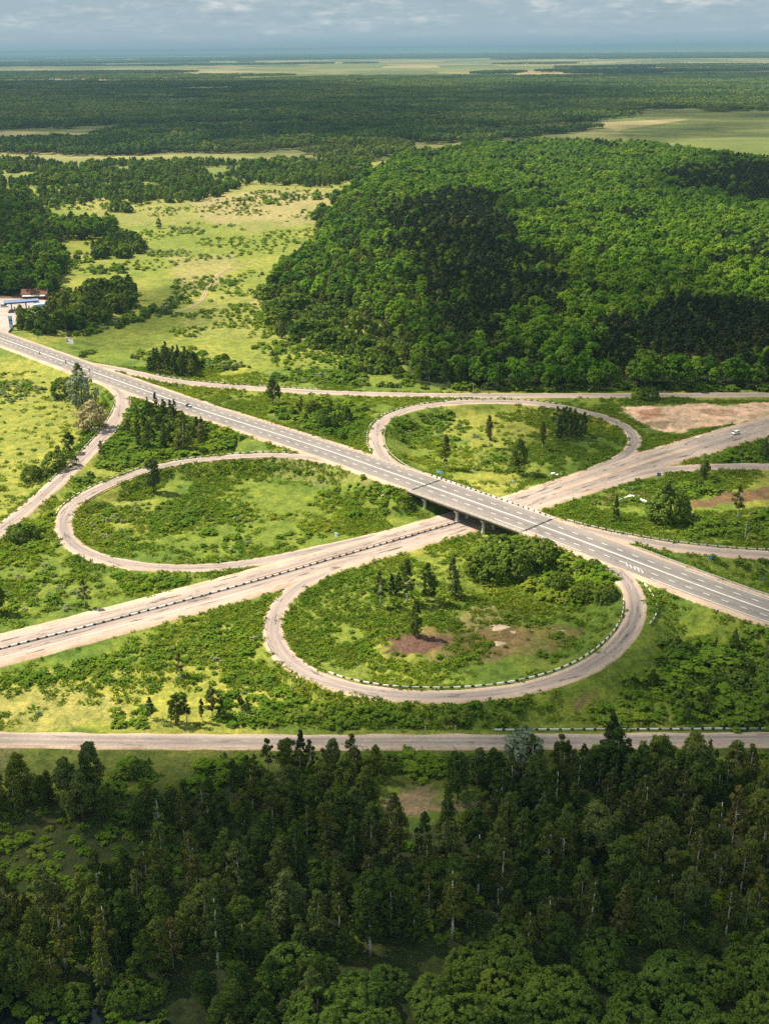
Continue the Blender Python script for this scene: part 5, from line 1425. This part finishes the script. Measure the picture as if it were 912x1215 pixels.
# --- turn the list into objects: the largest 300 of a kind singly, the rest as one mass per kind
def px_size(p): return p[4] * FPX / math.sqrt(p[0] ** 2 + p[1] ** 2 + CAM_H ** 2)
def in_frame(p):
    v = CR.T @ (np.array([p[0], p[1], p[2] + p[4] * .5]) - np.array([0, 0, CAM_H]))
    return bool(v[2] < 0) and bool(abs(v[0] / v[2]) * FPX < 475) and bool(-640 < (v[1] / -v[2]) * FPX < 640)
def scatter_group(protos):
    col = bpy.data.collections.new('plant_kinds')
    for i, pr in enumerate(protos):
        o = bpy.data.objects.new('%c_%s' % (97 + i, pr.name), pr.joint if isinstance(pr, Proto) else pr)
        col.objects.link(o)
    ng = bpy.data.node_groups.new('mass_planting', 'GeometryNodeTree')
    ng.interface.new_socket('Geometry', in_out='INPUT', socket_type='NodeSocketGeometry')
    ng.interface.new_socket('Geometry', in_out='OUTPUT', socket_type='NodeSocketGeometry')
    N, L = ng.nodes, ng.links
    gi, go = N.new('NodeGroupInput'), N.new('NodeGroupOutput')
    ci = N.new('GeometryNodeCollectionInfo'); ci.inputs['Collection'].default_value = col
    ci.inputs['Separate Children'].default_value = True; ci.inputs['Reset Children'].default_value = True
    ip = N.new('GeometryNodeInstanceOnPoints'); ip.inputs['Pick Instance'].default_value = True
    def attr(n, t):
        a = N.new('GeometryNodeInputNamedAttribute'); a.data_type = t; a.inputs['Name'].default_value = n
        return a.outputs['Attribute']
    cx = N.new('ShaderNodeCombineXYZ'); L.new(attr('rot', 'FLOAT'), cx.inputs[2])
    L.new(gi.outputs[0], ip.inputs['Points']); L.new(ci.outputs[0], ip.inputs['Instance'])
    L.new(attr('idx', 'INT'), ip.inputs['Instance Index'])
    L.new(cx.outputs[0], ip.inputs['Rotation'])
    L.new(attr('scl', 'FLOAT_VECTOR'), ip.inputs['Scale'])
    L.new(ip.outputs[0], go.inputs[0])
    return ng
def mass(name, label, cat, protos, P, scl, seed, idx=None, flat=1.0):
    r = np.random.default_rng(seed); n = len(P)
    me = bpy.data.meshes.new(name); me.vertices.add(n); me.vertices.foreach_set('co', np.asarray(P, np.float32).ravel())
    for nm, ty, val in (('rot', 'FLOAT', r.uniform(0, 6.283, n)), ('idx', 'INT', r.integers(0, len(protos), n) if idx is None else idx)):
        a = me.attributes.new(nm, ty, 'POINT'); a.data.foreach_set('value', val.astype(np.int32 if ty == 'INT' else np.float32))
    a = me.attributes.new('scl', 'FLOAT_VECTOR', 'POINT')
    s = np.asarray(scl, np.float32); w = r.uniform(.74, 1.34, n).astype(np.float32)
    a.data.foreach_set('vector', np.stack([s * w, s * w, s * flat], 1).ravel())
    o = link(name, me)
    m = o.modifiers.new('planting', 'NODES'); m.node_group = scatter_group(protos)
    return tag(o, label, cat, None, 'stuff')

ADJ = {
    'birch': (('slender birch', 'tall slender birch', 'short slim birch')), 'broadleaf': ('leafy green tree', 'tall leafy tree', 'short leafy tree'),
    'willow': ('round green bush', 'big domed green bush', 'small round bush'), 'oak': ('broad crowned green tree', 'tall broad crowned tree', 'low broad crowned tree'),
    'pine': ('dark pine', 'tall dark pine', 'shorter dark pine'), 'poplar': ('dark columnar tree', 'tall dark columnar tree', 'short columnar tree'), 'spruce': ('dark conifer', 'tall dark conifer', 'short dark conifer'), 'shrub': ('green shrub', 'large green shrub', 'small green shrub'),
    'silver': ('silvery tree',) * 3, 'blossom': ('cream flowering tree',) * 3, 'pale_shrub': ('pale grey green shrub', 'large pale shrub', 'small pale shrub')}
SIZE = {'birch': (11, 13), 'broadleaf': (10, 13), 'willow': (4, 6.5), 'oak': (13, 16.5), 'pine': (16, 18.5), 'spruce': (8, 12), 'poplar': (9, 13), 'shrub': (1.3, 2.2), 'silver': (0, 99), 'blossom': (0, 99), 'pale_shrub': (1.3, 2.2)}
MASSNAME = {'birch': 'birch_woodland', 'broadleaf': 'mixed_woodland', 'willow': 'willow_scrub', 'oak': 'deciduous_forest', 'pine': 'pine_forest', 'shrub': 'low_scrub', 'pale_shrub': 'pale_scrub', 'spruce': 'conifer_wood', 'poplar': 'columnar_wood', 'silver': 'silver_wood', 'blossom': 'blossom_wood'}
MASSLAB = {'birch': 'birches scattered through the farther woods', 'broadleaf': 'mass of mixed leafy trees in the farther woods', 'willow': 'mass of round bushes in the scrub and far woodland',
           'oak': 'unbroken canopy of the green deciduous wood beyond the forest road', 'pine': 'dark pines inside the big wood', 'shrub': 'low green scrub spread over the grass', 'pale_shrub': 'pale low scrub spread over the grass', 'spruce': 'conifers', 'poplar': 'columnar trees', 'silver': 'silvery trees', 'blossom': 'flowering trees'}
PLANTED = 0
def side(p):
    v = CR.T @ (np.array([p[0], p[1], p[2]]) - np.array([0, 0, CAM_H]))
    x = 456 + v[0] / -v[2] * FPX
    return 'left part' if x < 304 else ('middle part' if x < 608 else 'right part')
solo_phrases = {}
for p in PLANTS: solo_phrases[p[5]] = solo_phrases.get(p[5], 0) + 1
for kind in sorted({p[3] for p in PLANTS}):
    L_ = [p for p in PLANTS if p[3] == kind]
    L_.sort(key=lambda p: (-in_frame(p), -px_size(p)))
    singles, rest = [], []
    for p in L_:
        (singles if len(singles) < 298 and in_frame(p) else rest).append(p)
    for p in singles:
        d = math.hypot(p[0], p[1])
        pr = random.choice((NEARP if (d < 640 and kind in NEARP) else MIDP).get(kind) or MIDP[kind])
        sc_ = p[4] / pr.h
        lo_, hi_ = SIZE[kind]
        ph = p[5]
        if ph.split()[0] in ('in', 'inside', 'on', 'at', 'between', 'below', 'beside', 'along'):
            a = ADJ[kind][1 if p[4] > hi_ else (2 if p[4] < lo_ else 0)]
            lb = a + ' ' + ph + (', ' + side(p) if solo_phrases[ph] > 25 and len((a + ' ' + ph).split()) < 15 else '')
        else: lb = ph
        rz = random.uniform(0, 6.28); wv = random.uniform(.9, 1.12)
        gname = FULLNAME[kind].replace('_', ' ') + 's in view'
        if pr.trunk is None:
            o = link(FULLNAME[kind], pr.crown, None, p[:3]); o.rotation_euler = (0, 0, rz); tag(o, lb, CAT[kind], gname)
        else:
            o = thing(FULLNAME[kind], lb, CAT[kind], p[:3], rz, gname)
            link('crown', pr.crown, o); link('trunk', pr.trunk, o)
        o.scale = (sc_ * wv * 1.2, sc_ * wv * 1.2, sc_ * .8) if kind in ('shrub', 'pale_shrub') else (sc_ * wv, sc_ * wv, sc_)
    PLANTED += len(singles)
    if rest:
        near_, far_ = [p for p in rest if math.hypot(p[0], p[1]) < 420 and kind in NEARP], None
        ps = MIDP.get(kind) or NEARP[kind]
        hm = np.mean([q_.h for q_ in ps])
        mass(MASSNAME[kind], MASSLAB[kind], 'vegetation', ps, [p[:3] for p in rest], [p[4] / hm * (1.2 if 'shrub' in kind else 1) for p in rest], 5, None, .67 if 'shrub' in kind else 1.0)
print('plants', len(PLANTS), 'single', PLANTED, {k: sum(p[3] == k for p in PLANTS) for k in {p[3] for p in PLANTS}})

# tall weeds over all the open grass
def weed_mesh(i):
    r = np.random.default_rng(400 + i); n = 26
    a = r.uniform(0, 6.283, n); d = r.uniform(0, .75, n) ** .8
    P = np.stack([d * np.cos(a), d * np.sin(a), r.uniform(.1, .6, n) * (1.1 - d)], 1)
    V, F = leaf_quads(P, r.normal(size=(n, 3)) * .7 + [0, 0, .7], r.uniform(.16, .32, n), .55, r)
    return mesh('weed_%d' % i, V, F, [L_WEED])
WEEDS = [weed_mesh(i) for i in range(5)]
AREA = [(-120, 470), (60, 430), (300, 440), (480, 465), (940, 475), (1100, 560), (1150, 862), (-250, 866), (-200, 600)]
Q = scatter(AREA, 1.4, 13, .38, -.15, 120)
r = np.random.default_rng(121)
Q = Q[fbm(Q[:, 0], Q[:, 1], 45, 333, 3) > r.uniform(.30, .66, len(Q))]
lawn = poly([(-200, 430), (60, 432), (112, 478), (100, 540), (0, 615), (-200, 760)])
Q = Q[~inside(Q, lawn) | (r.uniform(size=len(Q)) < .15)]
sand = poly([(738, 482), (800, 478), (985, 475), (985, 500), (860, 503), (815, 513), (770, 506), (745, 494)])
brown = poly([(455, 762), (500, 748), (535, 752), (540, 764), (500, 776), (462, 778)])
Q = Q[~inside(Q, sand) & ~inside(Q, brown) & ~inside(Q, poly([(800, 604), (840, 585), (950, 568), (1000, 573), (950, 595), (860, 607)]))]
mass('tall_weeds', 'tufts of tall weeds and herbs over the open grass', 'weeds', WEEDS, np.c_[Q, gh(Q[:, 0], Q[:, 1])], r.uniform(.8, 2.3, len(Q)), 6)
print('weeds', len(Q))

# ------------------------------------------------------------------ country beyond the meadow: woods far off, in stands
L_FARL = leaf_mat('far_light_leaves', [(.085, .130, .028), (.11, .160, .034), (.145, .185, .045)], 0.2)
def stand(i, size, n, h, leaf):
    r = np.random.default_rng(700 + i)
    C, Nn, S_ = [], [], []
    for k in range(n):
        x, y = r.uniform(-size / 2, size / 2, 2); hh_ = h * r.uniform(.75, 1.2); cr_ = hh_ * r.uniform(.28, .4)
        m = 26
        d = r.normal(size=(m, 3)); d[:, 2] = np.abs(d[:, 2]) * .9 - .25; d /= np.linalg.norm(d, axis=1)[:, None]
        C.append(np.array([x, y, hh_ * .62]) + d * np.array([cr_, cr_, hh_ * .40])); Nn.append(d + r.normal(size=(m, 3)) * .25); S_.append(r.uniform(.7, 1.3, m) * leaf)
    V, F = leaf_quads(np.concatenate(C), np.concatenate(Nn), np.concatenate(S_), .8, r)
    return mesh('stand_%d' % i, V, F, [L_FARL if i % 2 else L_FAR])
ST1 = [stand(i, 62, 42, 14, 2.3) for i in range(6)]
ST2 = [stand(20 + i, 230, 230, 13, 4.2) for i in range(4)]
def far_idx(Q, sd, n, thr):
    r_ = np.random.default_rng(sd)
    lt = fbm(Q[:, 0] / 2.2, Q[:, 1], 420, 880 + sd, 4) + r_.uniform(-.06, .06, len(Q)) > thr
    return r_.integers(0, n // 2, len(Q)) * 2 + lt
def far_wood(pg, spacing, nz, thr, seed, stretch=1.0):
    P = poly(pg); lo, hi = P.min(0), P.max(0); r_ = np.random.default_rng(seed)
    X, Y = np.meshgrid(np.arange(lo[0], hi[0], spacing), np.arange(lo[1], hi[1], spacing))
    Q = np.stack([X.ravel(), Y.ravel()], 1) + r_.uniform(-.5, .5, (X.size, 2)) * spacing * .7
    Q = Q[inside(Q, P)]
    if nz: Q = Q[fbm(Q[:, 0] / stretch, Q[:, 1], nz, seed, 4) > thr]
    return Q
W1 = [far_wood([(-140, 182), (330, 186), (440, 194), (480, 178), (555, 168), (570, 152), (640, 150), (735, 140), (760, 128), (1060, 128), (1060, 92), (700, 91), (400, 92), (240, 97), (-140, 99)], 47, 330, .33, 130, 2.5),
      far_wood([(560, 168), (575, 164), (615, 156), (700, 151), (702, 154), (615, 162), (570, 171)], 42, None, 0, 131),
      far_wood([(835, 128), (905, 122), (1000, 120), (1000, 128), (905, 130), (840, 133)], 46, None, 0, 132),
      far_wood([(-140, 96), (1060, 92), (1060, 88), (-140, 90)], 70, 500, .56, 133, 3)]
# clearings in the dark band
Q = np.concatenate(W1)
for e in ([(150, 181), (190, 180), (420, 181), (430, 186), (330, 186), (200, 187)], [(-60, 117), (12, 116), (14, 119), (-60, 120)], [(215, 152), (300, 148), (330, 150), (240, 155)], [(375, 147), (395, 146), (396, 149), (376, 150)]):
    Q = Q[~inside(Q, poly(e))]
mass('far_forest', 'dark continuous forest across the middle distance', 'forest', ST1, np.c_[Q, gh(Q[:, 0], Q[:, 1]) - .8], np.random.default_rng(3).uniform(.75, 1.25, len(Q)), 7, far_idx(Q, 3, 6, .47))
print('stands', len(Q))
W2 = [far_wood([(-140, 91), (1060, 86), (1060, 76), (-140, 82)], 190, 900, .58, 140, 4), far_wood([(-140, 80), (1060, 74), (1060, 61.5), (-140, 66)], 320, 1600, .50, 141, 4)]
Q = np.concatenate(W2)
mass('horizon_woods', 'blue green strips of wood towards the horizon', 'forest', ST2, np.c_[Q, gh(Q[:, 0], Q[:, 1]) - .8], np.random.default_rng(4).uniform(1.0, 1.5, len(Q)), 8, far_idx(Q, 4, 4, .55))
print('stands2', len(Q))

# ------------------------------------------------------------------ villages far off
r = random.Random(12)
VW = simple('village_wall', (.75, .72, .66), .85, .2, 0, .1, .2); VR = simple('village_roof', (.42, .17, .10), .8, .2, 0, .3, .2)
def village(px0, px1, py0, py1, n, label, group, red):
    for k in range(n):
        x = px0 + (px1 - px0) * (k + r.uniform(-.3, .3)) / n; y = r.uniform(py0, py1)
        p = at(x, y, 0); p[2] = float(gh(p[0], p[1]))
        w, d = r.uniform(16, 34), r.uniform(10, 14)
        building('village_house', label % ('red' if r.random() < red else 'grey'), 'house', p, r.uniform(-.4, .4), w, d, r.uniform(5, 8), VW, VR if r.random() < red else ROOF_GREY, 4.5, 0, group)
village(62, 130, 93.5, 96.5, 12, 'small white house with %s roof in the far village, left end', 'houses in the left far village', .3)
village(130, 258, 90.5, 94.5, 22, 'small white house with %s roof in the far village, middle', 'houses in the left far village', .5)
village(540, 650, 74, 77, 14, 'tiny white house with %s roof in the village near the horizon', 'houses near the horizon', .4)
village(650, 790, 72.5, 75.5, 14, 'tiny white house with %s roof in the village near the horizon, right end', 'houses near the horizon', .3)

# ------------------------------------------------------------------ clouds overhead, which shade parts of the land
CLOUD_MATS = []
for nm, op in (('cloud_thick', .17), ('cloud_thin', .14), ('cloud_wisp', .08)):
    t = NT(nm)
    t.n.remove(t.bsdf)
    df = t.node('ShaderNodeBsdfDiffuse'); df.inputs['Color'].default_value = (.9, .9, .9, 1)
    tp = t.node('ShaderNodeBsdfTransparent'); mx = t.node('ShaderNodeMixShader')
    n_ = t.noise(t.coord('Object'), 0.02, 4, .6)
    t.l.new(t.ramp(n_, [(.30, op * .35), (.62, op * 1.25)]), mx.inputs[0])
    t.l.new(tp.outputs[0], mx.inputs[1]); t.l.new(df.outputs[0], mx.inputs[2]); t.l.new(mx.outputs[0], t.out.inputs['Surface'])
    CLOUD_MATS.append(t.m)
import bmesh
_bm = bmesh.new(); bmesh.ops.create_icosphere(_bm, subdivisions=2, radius=1.0)
ICO_V = np.array([v.co[:] for v in _bm.verts]); ICO_F = np.array([[v.index for v in f.verts] for f in _bm.faces]); _bm.free()
def cloud(pg, spacing, rad, alt, mat, seed, label, nz=None, thr=0):
    P = poly(pg); lo, hi = P.min(0), P.max(0); r_ = np.random.default_rng(seed)
    X, Y = np.meshgrid(np.arange(lo[0], hi[0], spacing), np.arange(lo[1], hi[1], spacing))
    Q = np.stack([X.ravel(), Y.ravel()], 1) + r_.uniform(-.5, .5, (X.size, 2)) * spacing * .9
    Q = Q[inside(Q, P)]
    if nz: Q = Q[fbm(Q[:, 0], Q[:, 1], nz, seed, 3) > thr]
    V, F = [], []
    for i, (x, y) in enumerate(Q):
        rr_ = rad * r_.uniform(.65, 1.25); a = alt + r_.uniform(-.1, .25) * rad
        c = np.array([x, y, 0]) + SUN_DIR / SUN_DIR[2] * a
        sq = np.array([r_.uniform(.9, 1.3), r_.uniform(.9, 1.3), r_.uniform(.45, .7)])
        W = ICO_V * (1 + .16 * np.sin(ICO_V[:, :1] * 5 + i) + .14 * np.sin(ICO_V[:, 1:2] * 7 + i * 2))
        F.append(ICO_F + len(ICO_V) * i); V.append(W * rr_ * sq + c)
    if not V: return
    V = np.concatenate(V); c0 = V.mean(0)
    o = link('cloud', mesh('cloud', V - c0, np.concatenate(F), [mat], smooth=True), None, tuple(c0))
    tag(o, label, 'cloud', None, 'structure')
CL = (
    ([(-200, 904), (150, 898), (330, 884), (420, 868), (560, 858), (700, 850), (1150, 850), (1150, 1400), (-200, 1400)], 17, 19, 1300, 0, 1, 'grey cloud shading the foreground wood'),
    ([(560, 855), (610, 770), (640, 720), (652, 650), (668, 588), (664, 535), (640, 500), (650, 474), (1250, 474), (1250, 860)], 30, 34, 1300, 1, 2, 'thin cloud shading the right side of the interchange'),
    ([(520, 462), (520, 400), (515, 330), (510, 262), (560, 240), (640, 250), (640, 300), (700, 320), (1250, 320), (1250, 474), (600, 470)], 30, 29, 1500, 1, 3, 'cloud shading the big wood'),
    ([(-200, 172), (200, 176), (420, 180), (520, 170), (600, 155), (740, 140), (1100, 142), (1100, 132), (760, 128), (700, 104), (470, 108), (400, 99), (-200, 99)], 190, 200, 1700, 0, 5, 'long cloud shading the far forest'),
    ([(-260, 232), (0, 230), (50, 258), (72, 300), (60, 352), (-260, 360)], 34, 32, 1500, 0, 6, 'cloud shading the wood at the left'),
    ([(560, 166), (700, 150), (850, 146), (1100, 150), (1100, 158), (850, 160), (640, 170)], 70, 80, 1600, 1, 7, 'thin cloud over the right field'),
    ([(700, 85), (1100, 82), (1100, 92), (700, 93)], 400, 420, 1800, 0, 8, 'far cloud over the dark strip at the right'),
    ([(-300, 80), (1200, 76), (1200, 60.5), (-300, 63)], 3600, 3300, 6800, 1, 12, 'unseen high cloud added to dim the haze towards the horizon'),  # added above the view to dim the bright far haze
    ([(70, 400), (150, 350), (230, 335), (250, 365), (200, 392), (120, 412)], 26, 24, 1500, 1, 13, 'small unseen cloud added to shade the copse edge of the meadow'),  # added out of view to break up the flat light on the meadow
    ([(780, 232), (870, 190), (1100, 210), (1100, 262), (880, 256)], 50, 56, 1500, 1, 10, 'small cloud over the dark right part of the wood'),
)
for pg, sp_m, rad, alt, m, sd, lb in CL:
    cloud(pg, sp_m, rad, alt, CLOUD_MATS[m], sd, lb, {5: 900, 12: 14000, 3: 190, 2: 110, 7: 260, 13: 120}.get(sd), {5: .16, 12: .46, 3: .46, 2: .33, 7: .50, 13: .44}.get(sd, 0))

# ------------------------------------------------------------------ haze
hz = NT('haze_air'); hz.n.remove(hz.bsdf)
pv_ = hz.node('ShaderNodeVolumePrincipled')
pv_.inputs['Color'].default_value = (.25, .43, .54, 1); pv_.inputs['Density'].default_value = 5.2e-5
pv_.inputs['Anisotropy'].default_value = 0.1
hz.l.new(pv_.outputs[0], hz.out.inputs['Volume'])
mb = MB(); zt, zb = 179.0, -6.0
mb.box((0, 56000, (zt + zb) / 2), (176000, 122000, zt - zb))
o = mb.build('haze', hz.m); tag(o, 'thin blue summer haze lying over the far country', 'haze', None, 'stuff')
